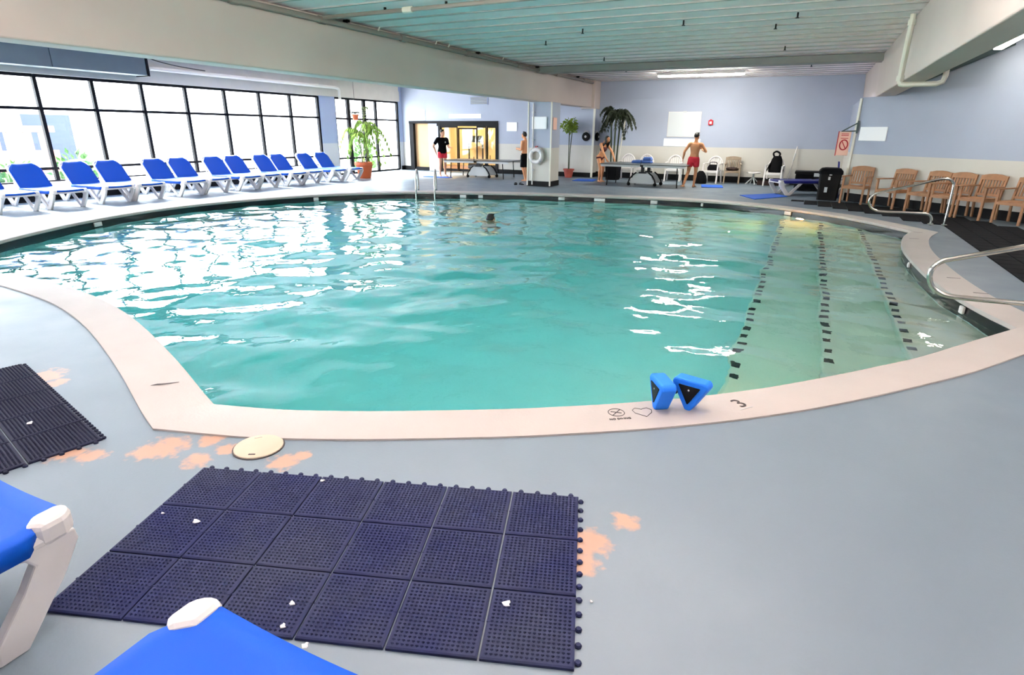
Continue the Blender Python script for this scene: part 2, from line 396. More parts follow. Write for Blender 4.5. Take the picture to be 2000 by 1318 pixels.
for x, y, zz, lm in [(-.05, 15.0, -.36, 'lens'), (-.12, 3.97, -.40, 'lensdim')]:
    p, a = on_wall(x, y); nrm = Vector((-math.sin(a), math.cos(a), 0)); q = Vector((p.x, p.y, zz))-nrm*.03
    lp = MB().lathe([(.14, 0), (.14, .03), (.11, .045)], 20).build('lamp_ring', 'steel', pool, smooth=30)
    lp.matrix_local = Matrix.Translation(q) @ nrm.to_track_quat('Z', 'Y').to_matrix().to_4x4()
    le = MB().lathe([(.1, .02), (.1, .05), (.05, .06)], 20).build('lamp_lens', lm, lp, smooth=30)

# water: rippled surface grid trimmed to the basin, closed below
def waves():
    rnd = random.Random(3); w = []
    for i in range(46):
        L = .22*(1.9/.22)**rnd.random(); a = rnd.gauss(.9, 1.25); w.append((2*PI/L*math.cos(a), 2*PI/L*math.sin(a), rnd.random()*6.28, .0019*L**1.05))
    return w
try:
    import numpy as np
    st = .05; x0, x1, y0, y1 = -12.7, 2.15, 2.0, 16.2
    xs = np.arange(x0, x1, st); ys = np.arange(y0, y1, st); X, Y = np.meshgrid(xs, ys, indexing='ij')
    Z = np.zeros_like(X)
    for kx, ky, ph, a in waves(): Z += a*np.sin(kx*X+ky*Y+ph)
    cxs = X+st/2; cys = Y+st/2
    lim = offset(OUT, .06); inside = np.zeros(X.shape, bool); m = len(lim)
    for i in range(m):
        (ax, ay), (bx, by) = lim[i-1], lim[i]
        if ay == by: continue
        c = ((ay > cys) != (by > cys)) & (cxs < (bx-ax)*(cys-ay)/(by-ay)+ax); inside ^= c
    q = inside[:-1, :-1]; nx, ny = X.shape
    I = np.arange(nx*ny).reshape(nx, ny); a, b_, c, d = I[:-1, :-1], I[1:, :-1], I[1:, 1:], I[:-1, 1:]
    top = np.stack([a[q], b_[q], c[q], d[q]], 1)
    used = np.unique(top); remap = -np.ones(nx*ny, int); remap[used] = np.arange(len(used)); top = remap[top]
    P = np.stack([X.ravel()[used], Y.ravel()[used], Z.ravel()[used]+ZW], 1); nu = len(used)
    PB = P.copy(); PB[:, 2] = -2.05
    bot = top[:, ::-1]+nu
    e = np.concatenate([top[:, [0, 1]], top[:, [1, 2]], top[:, [2, 3]], top[:, [3, 0]]]); key = set(map(tuple, e.tolist()))
    side = [(p, p+nu, q_+nu, q_) for p, q_ in key if (q_, p) not in key]
    faces = top.tolist()+bot.tolist()+side
    me = bpy.data.meshes.new('water'); me.from_pydata(np.concatenate([P, PB]).tolist(), [], faces); me.materials.append(M['water'])
    sf = [True]*len(top)+[False]*(len(faces)-len(top)); me.polygons.foreach_set('use_smooth', sf); me.update()
    wo = bpy.data.objects.new('water', me); COL.objects.link(wo); wo.parent = pool; wo['kind'] = 'stuff'
except ImportError: pass

# walls
def struct(name, b, m, **k): return tag(b.build(name, m, **k), kind='structure')
b = MB(); b.bb(XL-.25, XL, 17.27, 18.05, 0, ZC); struct('trim_1', b, 'pier')       # light pier between the two window runs
b = MB(); b.bb(XL-.25, XL+.05, -3.0, 17.27, 0, .42); b.bb(XL-.25, XL, YF, -3.0, 0, ZC); b.bb(XL-.25, XL, 21.98, YB+.2, 0, ZC); struct('wall_left', b, 'pier')
b = MB(); b.bb(XL-.25, XL+.06, -3.0, 21.98, 2.80, 3.2); b.bb(XL-.25, XL+.02, -3.0, 21.98, 3.2, ZC)
fa = struct('trim_2', b, 'fascia')
b = MB()
b.bb(XL-.2, -15.84, YB, YB+.2, 0, ZC); b.bb(-15.84, -11.5, YB, YB+.2, 2.02, ZC); b.bb(-11.5, -7.45, YB, YB+.2, 0, ZC)
struct('wall_back', b, 'wall')
b = MB(); b.bb(-7.65, -7.45, YB+.2, YR+.2, 0, ZC); b.bb(-7.45, 1.7, YR, YR+.2, 0, ZC); struct('wall_back_recess', b, 'wall')
b = MB(); b.bb(.97, 1.15, DA.y+.08, YR, 0, 2.52)
struct('wall_return', b, 'wall')
b = MB(); T = DA+DD*DL/2-DN*.1
b.box((T.x, T.y, 1.26), (DL, .2, 2.52), rz=math.atan2(DD.y, DD.x)); T2 = DA+DD*(DL/2+.3)-DN*.1; b.box((T2.x, T2.y, (2.52+ZC)/2), (DL-.6, .2, ZC-2.52), rz=math.atan2(DD.y, DD.x)); struct('wall_diagonal', b, 'wall')
b = MB(); b.bb(XR, XR+.2, YF, DE.y+.1, 0, ZC); struct('wall_right', b, 'wall')
b = MB(); b.bb(XL-.2, XR+.2, YF-.2, YF, 0, ZC); struct('wall_front', b, 'wall')
# ceiling: ribbed deck pans
ce = MB().bb(XL-.2, XR+.2, YF-.2, 23.2, ZC+.07, ZC+.15).build('ceiling', 'ceildark'); tag(ce, kind='structure')
pan = None; y = 9.72-.62*24
while y < 23:
    if pan is None:
        pan = MB().bb(XL-.2, XR+.2, .02, .60, .012, .07).build('ceiling_panel', 'ceil', ce, bevel=.006); pan.location = (0, y, ZC)
        rib = MB().prism([(-.03, .07), (-.024, -.006), (.024, -.006), (.03, .07)], XL-.2, XR+.2, Matrix(((0, 0, 1, 0), (1, 0, 0, 0), (0, 1, 0, 0), (0, 0, 0, 1)))).build('ceiling_rib', 'rib', ce); rib.location = (0, y, ZC)
    else: inst(pan, 'ceiling_panel', ce, (0, y, ZC)); inst(rib, 'ceiling_rib', ce, (0, y, ZC))
    y += .62
# beams and cross joist
b = MB(); b.bb(-7.95, -7.55, YF, YB, 2.5, ZC); b.bb(-7.97, -7.43, YB-.14, YR, 2.46, ZC)
struct('ceiling_beam', b, 'beam', bevel=.02)
b = MB(); b.prism([(1.22, 2.52), (1.58, 2.52), (1.62, 2.62), (1.62, ZC), (1.16, ZC)], YF, YR, Matrix(((1, 0, 0, 0), (0, 0, -1, 0), (0, 1, 0, 0), (0, 0, 0, 1))) @ Matrix.Scale(-1, 4, (0, 0, 1)))
struct('ceiling_beam', b, 'beam', bevel=.015)
b = MB(); b.bb(-7.55, 1.2, 17.0, 17.5, 3.26, ZC); struct('cross_joist', b, 'joist')
# sloping soffit of the right bay, its poor light put into the dark colour
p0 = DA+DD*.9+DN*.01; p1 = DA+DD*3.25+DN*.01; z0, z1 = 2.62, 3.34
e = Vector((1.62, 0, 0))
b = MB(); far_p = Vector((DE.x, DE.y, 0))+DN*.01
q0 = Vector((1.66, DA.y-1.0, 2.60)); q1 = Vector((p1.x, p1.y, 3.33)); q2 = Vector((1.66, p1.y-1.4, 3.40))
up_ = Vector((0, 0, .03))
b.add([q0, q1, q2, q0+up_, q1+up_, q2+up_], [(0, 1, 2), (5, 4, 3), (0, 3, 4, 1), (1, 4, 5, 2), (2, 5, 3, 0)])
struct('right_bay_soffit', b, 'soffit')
# baseboards
def base(name, a, c, nrm, h=.17):
    a = Vector((*a, 0)); c = Vector((*c, 0)); b = MB(); m = (a+c)/2+Vector((*nrm, 0))*.012; d = c-a
    b.box((m.x, m.y, h/2), (d.length, .024, h), rz=math.atan2(d.y, d.x)); struct(name, b, 'black')
base('baseboard_back', (-11.5, YB), (-7.45, YB), (0, -1)); base('baseboard_back_recess', (-7.45, YR), (.97, YR), (0, -1), .2)
base('baseboard_return', (.97, DA.y+.1), (.97, YR), (-1, 0)); base('baseboard_diagonal', (DA.x, DA.y), (DE.x, DE.y), (DN.x, DN.y), .2)
base('baseboard_recess_side', (-7.45, YB), (-7.45, YR), (1, 0))
base('baseboard_left', (XL, 22.0), (XL, YB), (1, 0)); base('baseboard_window', (XL+.05, -3), (XL+.05, 17.27), (1, 0), .15)
base('baseboard_corner', (XL, YB), (-15.84, YB), (0, -1))
MB().bb(-7.5, -7.42, YB-.03, YB, 0, 2.46).build('corner_guard', 'pipe', bpy.data.objects['wall_back'])
p = DA+DN*.01; MB().box((p.x-.01, p.y, 1.25), (.06, .03, 2.5), rz=math.atan2(DD.y, DD.x)).build('corner_guard', 'pipe', bpy.data.objects['wall_diagonal'])

# windows: black frames, panes each a part
def window(name, ys, zs, thick, sill=True):
    w = thing(name, kind='structure', loc=(XL-.08, 0, 0))
    for i, y in enumerate(ys):
        t = thick.get(i, .08); MB().box((0, y, (zs[0]+zs[-1])/2), (.1, t, zs[-1]-zs[0])).build('mullion', 'frame', w, bevel=.006)
    for k, z in enumerate(zs):
        h = .12 if k == len(zs)-1 else .065
        for i in range(len(ys)-1): MB().box((0, (ys[i]+ys[i+1])/2, z), (.07, ys[i+1]-ys[i]-.04, h)).build('transom', 'frame', w)
    for k in range(len(zs)-1):
        for i in range(len(ys)-1):
            MB().box((.0, (ys[i]+ys[i+1])/2, (zs[k]+zs[k+1])/2), (.008, ys[i+1]-ys[i]-.05, zs[k+1]-zs[k]-.04)).build('pane', 'glass', w)
    return w
window('window_1', [-3.0+.05]+[8.25-1.28*k for k in range(8, 0, -1)]+[8.25, 9.5, 10.75, 12.03, 13.32, 14.62, 15.92, 17.23], [.42, .72, 2.06, 2.79], {})
window('window_2', [18.08, 18.85, 19.78, 20.5, 21.94], [.03, .6, 2.05, 2.79], {1: .16, 2: .15, 3: .1})

# ---------------------------------------------------------------- door, gym room behind it
d = thing('door_1', kind='structure')
Y = YB+.02
MB().bb(-15.84, -11.5, Y-.06, Y+.1, 1.93, 2.03).build('door_header', 'frame', d)
MB().bb(-14.42, -11.5, Y-.05, Y+.08, 1.83, 1.93).build('door_track', 'frame', d)
for x, w in [(-15.72, .2), (-11.55, .12), (-14.3, .1)]: MB().bb(x-w/2, x+w/2, Y-.06, Y+.1, 0, 1.95).build('door_jamb', 'frame', d)
MB().bb(-14.86, -14.36, Y-.04, Y+.12, 0, 1.93).build('door_pier', 'wall', d)
MB().bb(-15.62, -14.86, Y+.1, Y+.14, .14, 1.93).build('door_panel', 'tan', d)
MB().bb(-15.62, -14.86, Y+.0, Y+.1, 0, .14).build('door_sill', 'frame', d)
xs = [-14.25, -13.42, -12.5, -12.05, -11.6]
for i in range(4):
    a, c = xs[i], xs[i+1]; o = (.0, .05)[i % 2]
    b = MB(); z1 = 1.83 if i != 1 else 1.77; t = .03 if i in (0, 2) else .045
    b.bb(a, a+t, Y-.03+o, Y+.01+o, .02, z1); b.bb(c-t, c, Y-.03+o, Y+.01+o, .02, z1); b.bb(a+t, c-t, Y-.03+o, Y+.01+o, .02, .12); b.bb(a+t, c-t, Y-.03+o, Y+.01+o, z1-.06, z1)
    lf = b.build('door_leaf', 'frame', d)
    MB().bb(a+t, c-t, Y-.014+o, Y-.006+o, .12, z1-.06).build('door_glass', 'glass', lf)
    if i == 1:
        for px in (-13.12, -12.88): MB().bb(px-.085, px+.085, Y-.022+o, Y-.016+o, 1.18, 1.46).build('paper_notice', 'signwhite', lf)
b = MB(); b.bb(XL, -7.7, 26.5, 26.7, 0, 2.8); b.bb(XL-.2, XL, YB+.3, 26.7, 0, 2.8); b.bb(-7.9, -7.7, YB+.3, 26.5, 0, 2.8); struct('wall_gym', b, 'gymwall')
struct('floor_gym', MB().bb(XL-.2, -7.7, 23.2, 26.7, -.1, -.002), 'wood'); struct('ceiling_gym', MB().bb(XL-.2, -7.7, YB+.2, 26.7, 2.8, 2.9), 'fascia')
for x in (-15.0, -12.6):
    g = thing('gym_ceiling_light', 'lit ceiling light in the yellow room, %s' % ('left one over the tan panel' if x < -14 else 'right one behind the sliding glass'), 'light', (x, 24.2, 2.8))
    MB().bb(-.6, .6, -.3, .3, -.06, 0).build('light_housing', 'white', g); MB().bb(-.56, .56, -.26, .26, -.075, -.06).build('light_diffuser', 'tubewarm', g)
def treadmill(x, y, rz, lab):
    t = thing('exercise_machine', lab, 'gym machine', (x, y, 0), rz, 'gym machines behind the glass')
    MB().bb(-.35, .35, -.8, .8, .04, .2).build('running_deck', 'gymdark', t, bevel=.02)
    for s in (-1, 1): MB().tube([(s*.33, .55, .15), (s*.33, .75, 1.2), (s*.33, .3, 1.1), (s*.33, .0, 1.0)], .035).build('handrail', 'gymdark', t, smooth=True)
    MB().box((0, .74, 1.28), (.7, .1, .3), R=Matrix.Rotation(-.5, 3, 'X')).build('console', 'gymdark', t, bevel=.02)
    for s in (-1, 1): MB().bb(s*.3-.05, s*.3+.05, -.85, -.75, 0, .05).bb(s*.3-.05, s*.3+.05, .75, .85, 0, .05).build('foot', 'rubber', t)
treadmill(-12.45, 24.3, -.9, 'dark exercise machine seen through the middle of the glass doors')
treadmill(-10.4, 24.6, 1.2, 'dark exercise machine seen through the right edge of the glass doors')
treadmill(-14.3, 25.3, .5, 'dark exercise machine farthest back, beside the two paper notices')

# ---------------------------------------------------------------- fluorescent lights, with unseen ones added
def ceiling_light(x, y, z, L, rz, lab, grp=None, hang=False):
    t = thing('ceiling_light', lab, 'light', (x, y, z), rz, grp)
    MB().bb(-L/2, L/2, -.1, .1, -.03, .03).prism([(-L/2, 0), (L/2, 0), (L/2, .02), (-L/2, .02)], -.03, -.02).build('light_housing', 'white', t, bevel=.008)
    if hang in (True, 'up'):
        MB().bb(-L/2+.03, L/2-.03, -.07, .07, .03, .06).build('added_up_glow', 'added_uptube', t)  # upward glow added to brighten the ceiling
        for s in (-1, 1): MB().tube([(s*L*.35, 0, .06), (s*L*.35, 0, ZC-z)], .01, 6).build('hanger', 'greyplastic', t)
    k = max(1, round(L/1.3)) if hang != 'up' else 0
    for i in range(k):
        l = L/k; tm = 'tubeback' if hang == 'back' else 'tube'; MB().bb(-L/2+i*l+.02, -L/2+(i+1)*l-.02, -.075, .075, -.075, -.03).build('light_diffuser', tm, t, bevel=.02)
    return t
ceiling_light(-3.42, 20.06, 3.37, 2.6, 0, 'lit fluorescent light on the ceiling by the back wall', None, 'back')
ceiling_light(2.9, 13.9, 3.3, 3.2, PI/2-.04, 'lit fluorescent light at right behind the sloping beam')
for x, y, w in [(-3.2, 4.9, 'over the near pool edge, left'), (-.6, 5.2, 'over the near pool edge, right'), (-4.6, 2, 'over the smaller dark mat'), (-1.4, 2, 'over the large navy mat'), (-3, -1.5, 'behind the camera')]:  # out-of-view uplights, added only to brighten the ceiling
    ceiling_light(x, y, 2.92, 2.2, 0, 'added unseen uplight hung below the ceiling '+w, 'added uplights under the near ceiling', 'up')
ceiling_light(4.5, 6.0, 2.98, 2.6, PI/2, 'added unseen light hung in the right bay, near the pool steps', 'added lights in the right bay', True)  # unseen lights added to brighten the right bay
ceiling_light(4.5, 1.0, 2.98, 2.6, PI/2, 'added unseen light hung in the right bay, beside the camera', 'added lights in the right bay', True)
ceiling_light(-12.0, 2.0, 3.0, 2.6, 0, 'added unseen light hung in the bay left of the beam', None, True)  # unseen light added to brighten the left bay

# ---------------------------------------------------------------- pipes, sprinklers, duct
t = thing('sprinkler_pipe', 'grey sprinkler pipe running along the top of the long beam', 'pipe')
MB().tube([(-7.48, 2.0, 3.33), (-7.48, 21.9, 3.33)], .045).build('pipe_run', 'pipegrey', t, smooth=True)
for y in (6.5, 8.2, 10.4, 12.9, 15.6, 18.4, 20.9): MB().tube([(-7.48, y-.07, 3.33), (-7.48, y+.07, 3.33)], .06).build('coupling', 'pipegrey', t, smooth=True)
for y in (5.5, 8.8, 13.4, 16.9, 18.4, 20.3): MB().tube([(-7.48, y, 3.35), (-7.48, y, 3.42)], .02).bb(-7.53, -7.43, y-.03, y+.03, 3.38, 3.42).build('hanger', 'black', t)
for y in (9.6, 11.5, 12.0, 14.6): MB().tube([(-7.44, y, 3.36), (-7.40, y, 3.42)], .015).build('drop', 'pipe', t)
t = thing('branch_pipe', 'dark pipe crossing the near ceiling from the long beam', 'pipe')
MB().tube([(-7.45, 8.2, 3.36), (1.2, 8.2, 3.36)], .032).build('pipe_run', 'pipegrey', t, smooth=True)
for x in (-6.2, -5.1, -2.4): MB().tube([(x, 8.2, 3.34), (x, 8.2, 3.42)], .02).build('hanger', 'black', t)
MB().tube([(-5.86, 8.2, 3.36), (-5.7, 8.2, 3.36)], .045).build('coupling', 'pipe', t, smooth=True)
for i, (px, py) in enumerate([(1066, 85), (1180, 116), (1223, 138), (1515, 53), (1533, 95), (1558, 31), (1585, 128), (1335, 46), (1138, 62)]):
    p = G(px, py, 3.38); MB().tube([(p.x, p.y, ZC+.01), (p.x, p.y, ZC-.06)], .014).lathe([(.012, -.06), (.03, -.065), (.03, -.072), (.01, -.075)], 10, (p.x, p.y, ZC)).build('sprinkler_head', 'black', bpy.data.objects['ceiling'])
p = thing('drain_pipe', 'cream pipe bent down the face of the right beam and under it', 'pipe')
MB().tube([(1.10, 11.9, 3.42), (1.10, 11.9, 2.46)]+[(1.12, 11.9, 2.42), (1.16, 11.9, 2.41), (1.6, 11.9, 2.41), (1.68, 11.9, 2.44), (1.70, 11.9, 2.52), (1.70, 11.9, 3.42)], .042).build('pipe_run', 'pipe', p, smooth=True)
for z in (2.5, 3.3): MB().tube([(1.10, 11.9, z-.04), (1.10, 11.9, z+.04)], .055).build('coupling', 'pipe', p, smooth=True)
p = thing('fascia_pipe', 'cream pipe along the wall above the windows, turning down by the pier', 'pipe')
MB().tube([(-15.98, 10.9, 3.13), (-15.98, 17.9, 3.10), (-15.98, 18.05, 3.07), (-15.98, 18.1, 3.0), (-15.98, 18.1, 2.72)], .05).build('pipe_run', 'pipe', p, smooth=True)
for y in (11.2, 14, 17): MB().bb(-16.15, -15.93, y-.02, y+.02, 3.1, 3.17).build('bracket', 'pipe', p)
b = MB(); t = thing('wall_duct', 'long dark grey metal duct hung above the windows at left', 'duct', (-15.8, 0, 0))
for y0, y1 in [(-1.0, 1.9), (1.9, 5.2), (5.2, 8.35), (8.35, 10.55)]: MB().bb(-.25, .22, y0+.006, y1-.006, 2.92, 3.4).build('duct_panel', 'duct', t, bevel=.01)
MB().bb(-.27, .24, -1.0, 10.56, 3.36, 3.41).build('duct_flange', 'soffit', t); MB().bb(-.26, .24, 10.55, 10.6, 2.9, 3.41).build('end_cap', 'frame', t)
MB().tube(smooth_path([(-15.55, 10.6, 3.4), (-15.5, 10.7, 3.3), (-15.6, 11.4, 3.22), (-15.9, 12.5, 3.2)]), .012, 6).build('cable', 'black', t, loc=(15.8, 0, 0))

# ---------------------------------------------------------------- column with life ring and signs
c = thing('support_column', 'square column standing under the beam behind the pool, with black foot', 'column', (-7.66, 17.95, 0), kind='structure')
MB().bb(-.38, .38, -.37, .37, 0, 2.5).build('column_shaft', 'wall', c, bevel=.012)
b = MB(); b.bb(-.395, .395, -.385, .385, 0, .16).build('column_foot', 'black', c)
for x in (-.385, .385): MB().bb(x-.02, x+.02, -.39, -.35, .02, 2.5).build('corner_guard', 'pipe', c)
cy = 17.565
r = thing('life_ring', 'white life ring hanging on the column', 'life ring', (-7.72, cy-.07, .93))
b = MB(); b.tube([(.19*math.cos(a), 0, .19*math.sin(a)) for a in [2*PI*i/28 for i in range(28)]], .065, 10, closed=True); b.build('ring', 'white', r, smooth=True)
for k in range(4):
    a = PI/4+k*PI/2; MB().tube([(.19*math.cos(a+e), 0, .19*math.sin(a+e)) for e in (-.14, 0, .14)], .069, 10).build('band', 'greyplastic', r, smooth=True)
MB().tube([(.262*math.cos(a), -.01+.012*math.sin(4*a), .262*math.sin(a)) for a in [2*PI*i/40 for i in range(40)]], .01, 6, closed=True).build('rope', 'fascia', r)
MB().bb(-.03, .03, -.02, .07, .25, .29).build('hook', 'red', r)
r = thing('rescue_pole', 'thin white pole standing upright on the column face', 'pole', (-7.86, cy-.035, 0))
MB().tube([(0, 0, .05), (0, 0, 2.46)], .022).build('shaft', 'white', r, smooth=True)
for z in (.5, 1.4, 2.2): MB().bb(-.04, .04, -.02, .035, z-.02, z+.02).build('clip', 'greyplastic', r)
def sign(name, lab, c, nrm, w, h, m='signwhite', cat='sign', rim=None):
    s = thing(name, lab, cat, c, math.atan2(nrm[1], nrm[0])+PI/2)
    if rim: MB().bb(-w/2-.02, w/2+.02, -.02, 0, -h/2-.02, h/2+.02).build('sign_frame', rim, s, bevel=.006); MB().bb(-w/2, w/2, -.03, -.02, -h/2, h/2).build('sign_face', m, s)
    else: MB().bb(-w/2, w/2, -.022, 0, -h/2, h/2).build('sign_plate', m, s, bevel=.02); 
    return s
F = (0, -1)
sign('wall_sign', 'blank white sign board on the front of the column', (-7.66, cy-.01, 1.9), F, .5, .36)
sign('wall_sign', 'blank white sign board on the wall above the tan door panel', (-15.35, YB, 2.27), F, .72, .42)
sign('wall_sign', 'small blank white sign board between the door and the column', (-10.88, YB, 1.82), F, .46, .34)
sign('wall_sign', 'wide blank white board on the wall under the grey framed board', (-4.27, YR, 1.31), F, 1.3, .27)
sd = DA+DD*.5; sign('wall_sign', 'blank white sign board on the diagonal wall above the chairs', (sd.x, sd.y, 1.66), (DN.x, DN.y), .76, .33)
w = sign('notice_board', 'pale grey framed board on the back wall above the wide white board', (-4.25, YR, 1.93), F, 1.12, .82, 'boardgrey', 'board', 'white')
MB().bb(-.06, .06, -.045, -.02, .4, .45).build('board_clip', 'greyplastic', w)
w = sign('wall_sign', 'faded pink and white sign on the right side of the column', (-7.28, 17.86, 1.88), (1, 0), .3, .36, 'pink')
w = sign('door_sign', 'long pale sign over the sliding glass doors', (-13.04, YB, 2.22), F, 1.54, .17, 'signwhite')
v = thing('wall_vent', 'grey louvred vent under the beam above the doors', 'vent', (-12.37, YB, 2.8))
MB().bb(-.42, .42, -.03, 0, -.15, .15).build('vent_frame', 'pier', v)
for k in range(6): MB().box((0, -.035, -.115+.046*k), (.76, .012, .03), R=Matrix.Rotation(.6, 3, 'X')).build('louvre', 'joist', v)
a = thing('alarm_box', 'small red alarm box on the back wall right of the grey board', 'alarm', (-3.33, YR, 2.0))
MB().bb(-.08, .08, -.06, 0, -.09, .07).prism([(-.05, .07), (.05, .07), (.03, .1), (-.03, .1)], 0, .05, Matrix(((1, 0, 0, 0), (0, 0, -1, 0), (0, 1, 0, 0), (0, 0, 0, 1)))).build('alarm_body', 'red', a, bevel=.01)
MB().bb(-.035, .035, -.075, -.06, -.05, .03).build('alarm_lens', 'signwhite', a)
for (x, y, rz, lab) in [(-7.74, YB, 0, 'round dark wall speaker on the wall left of the corner'), (-7.45, YB+.3, PI/2, 'round dark wall speaker just inside the recess behind the corner')]:
    s = thing('wall_speaker', lab, 'speaker', (x, y, 1.48), rz, None)
    R = Matrix(((1, 0, 0, 0), (0, 0, -1, 0), (0, 1, 0, 0), (0, 0, 0, 1)))
    b = MB(); b.lathe([(.15, 0), (.16, .05), (.13, .09), (.05, .1)], 18); b.v = [tuple(R @ Vector(q)) for q in b.v]; b.build('speaker_body', 'black', s, smooth=40)
    b = MB(); b.lathe([(.05, .095), (.03, .115)], 12); b.v = [tuple(R @ Vector(q)) for q in b.v]; b.build('speaker_dome', 'greyplastic', s, smooth=40)
    MB().tube([(-.08, -.02, .13), (-.05, -.02, .2), (.05, -.02, .2), (.08, -.02, .13)], .01, 6).build('hanger', 'pipe', s)
# projecting warning sign on the corner of the diagonal wall
s = thing('projecting_sign', 'pale pink sign with a red ring, projecting from the wall corner at right', 'sign', (.72, 17.98, 1.42), -.02)
MB().bb(-.15, .13, -.012, .012, -.29, .29).build('sign_plate', 'pink', s, bevel=.01); MB().bb(-.165, -.145, -.016, .016, -.3, .3).build('sign_edge', 'red', s)
MB().tube([(.09*math.cos(q), -.016, -.03+.12*math.sin(q)) for q in [2*PI*i/24 for i in range(24)]], .014, 6, closed=True).beam((-.05, -.016, .06), (.05, -.016, -.12), .012, .02).build('red_ring', 'red', s)
MB().beam((-.1, 0, .29), (.23, 0, .5), .015, .03).beam((-.1, 0, .29), (.23, 0, .31), .015, .03).bb(.22, .26, -.03, .03, .25, .55).build('bracket', 'soffit', s)
for k, z in enumerate((.2, .13, .235)): MB().bb(-.09, .08, -.015, -.012, z-.008, z+.008).build('printed_line', 'red', s)

# ---------------------------------------------------------------- sun loungers
def arc_sheet(prof, w, t, cut0=None, cut1=None):
    pass
def lounger(label, loc, rz, group, sling='sling', back=52):
    t = thing('sun_lounger', label, 'sun lounger', loc, rz, group)
    f = MB()
    for s in (-1, 1): f.tube([(s*.315, -.95, .345), (s*.315, -.3, .35), (s*.315, .5, .35), (s*.315, .9, .352)], .034, 8)
    f.beam((-.32, -.93, .345), (.32, -.93, .345), .07, .05); f.beam((-.3, -.32, .33), (.3, -.32, .33), .05, .04); f.beam((-.3, .3, .32), (.3, .3, .32), .05, .04)
    f.build('frame', 'white', t, smooth=True, bevel=.006)
    # foot end: a white board with rounded corners that shows beside the cut sling corners
    b = MB(); cr = []
    for q in range(7): a = q*PI/12; cr.append((.25+.1*math.cos(a), .86+.1*math.sin(a)))
    pl = [(.35, .62)]+cr+[(-x, y) for x, y in reversed(cr)]+[(-.35, .62), (-.28, .62), (-.25, .8), (.25, .8), (.28, .62)]
    b.prism(pl, .325, .366); b.build('foot_end', 'white', t, bevel=.014)
    for s in (-1, 1):        # rounded end caps of the side rails
        q = [(s*.255, .965), (s*.29, .975)]+[(s*(.29+.066*math.sin(e)), .905+.07*math.cos(e)) for e in [PI*k/10 for k in range(1, 5)]]+[(s*.356, .86), (s*.31, .83), (s*.255, .88)]
        MB().prism(q, .325, .412).build('rail_cap', 'white', t, bevel=.02)
    # legs: each a V of two flat bars that meet at the floor
    leg = None
    for sy, y0 in ((1, 0), (-1, -.04)):
        for s in (-1, 1):
            def P(y, z): return (y0+sy*y, z)
            unused = [P(.955, .37), P(.96, .32), P(.93, .26), P(.72, .0), P(.60, .0), P(.56, .06), P(.28, .34), P(.30, .37)]
            hole_a = [P(.955, .345), P(.96, .30), P(.90, .20), P(.74, .0), P(.655, .0), P(.66, .06), P(.77, .2), P(.82, .28), P(.80, .31), P(.75, .33), P(.74, .345)]
            hole_b = [P(.28, .345), P(.28, .33), P(.57, .03), P(.60, .0), P(.67, .0), P(.66, .05), P(.40, .31), P(.41, .345)]
            b = MB(); T = Matrix(((0, 0, 1, s*.325), (1, 0, 0, 0), (0, 1, 0, 0), (0, 0, 0, 1)))
            b.prism(hole_a, -.024, .024, T); b.prism(hole_b, -.02, .02, T); b.build('leg', 'white', t, bevel=.008)
    # sling over the seat, cut at the foot corners and wrapped round the rails
    def sheet(pts, name, thick=.012):
        b = MB(); nrow = len(pts); vs = []
        for row in pts: vs += row
        nc = len(pts[0]); fs = [(i*nc+j, i*nc+j+1, (i+1)*nc+j+1, (i+1)*nc+j) for i in range(nrow-1) for j in range(nc-1)]
        b.add(vs, fs); o = b.build(name, sling, t, smooth='all'); m = o.modifiers.new('thick', 'SOLIDIFY'); m.thickness = thick; m.offset = 0; return o
    rows = []
    for i in range(15):
        y = -.3+1.255*(i/14)**.8; w = .354
        if y > .85: w = .354-.09*((y-.85)/.105)**.75
        wrap = y < .86; row = []
        us = [-1, -1, -.97]+[-.85+1.7*q/8 for q in range(9)]+[.97, 1, 1]
        for j, u in enumerate(us):
            z = .400-.012*(1-u*u)-(.012 if abs(u) > .98 else 0)
            if j in (0, len(us)-1): z = z-.06 if wrap else z-.006
            row.append((u*w, y, z))
        rows.append(row)
    rows.append([(x, .962, z-.03) for x, y, z in rows[-1]])
    sheet(rows, 'seat_sling')
    # raised backrest
    a = math.radians(back); L = .62
    def B(x, s, n=0): return (x, -.32-s*math.cos(a)-n*math.sin(a), .37+s*math.sin(a)-n*math.cos(a)+0)
    f = MB()
    for s in (-1, 1):
        f.tube([B(s*.3, -.03, .02), B(s*.3, L-.12, .02), B(s*.285, L-.03, .02), B(s*.22, L+.015, .02), B(0, L+.02, .02)], .03, 8)
        f.tube([B(s*.27, L*.62, .03), (s*.27, -.62, .33)], .016, 6)
    f.build('backrest_frame', 'white', t, smooth=True)
    rows = []
    for i in range(13):
        s_ = .0+(L+.02)*i/12; w = .315
        if s_ > L-.13: w = .315-(s_-(L-.13))/.15*.12
        rows.append([B(u*w, s_, -.022+.02*(1-u*u)) for u in [-1+2*j/10 for j in range(11)]])
    sheet(rows, 'back_sling')
    return t
pairs = ['first', 'second', 'third', 'fourth', 'fifth', 'sixth']
proto = lounger('white and blue sun lounger at lower left, cut by the left edge', (-2.44, -.105, 0), 0, 'blue sun loungers in the foreground', back=35)
dup(proto, (-1.015, -.165, 0), 0, 'white and blue sun lounger at the bottom edge, overlapping the large mat with one corner', 'blue sun loungers in the foreground')
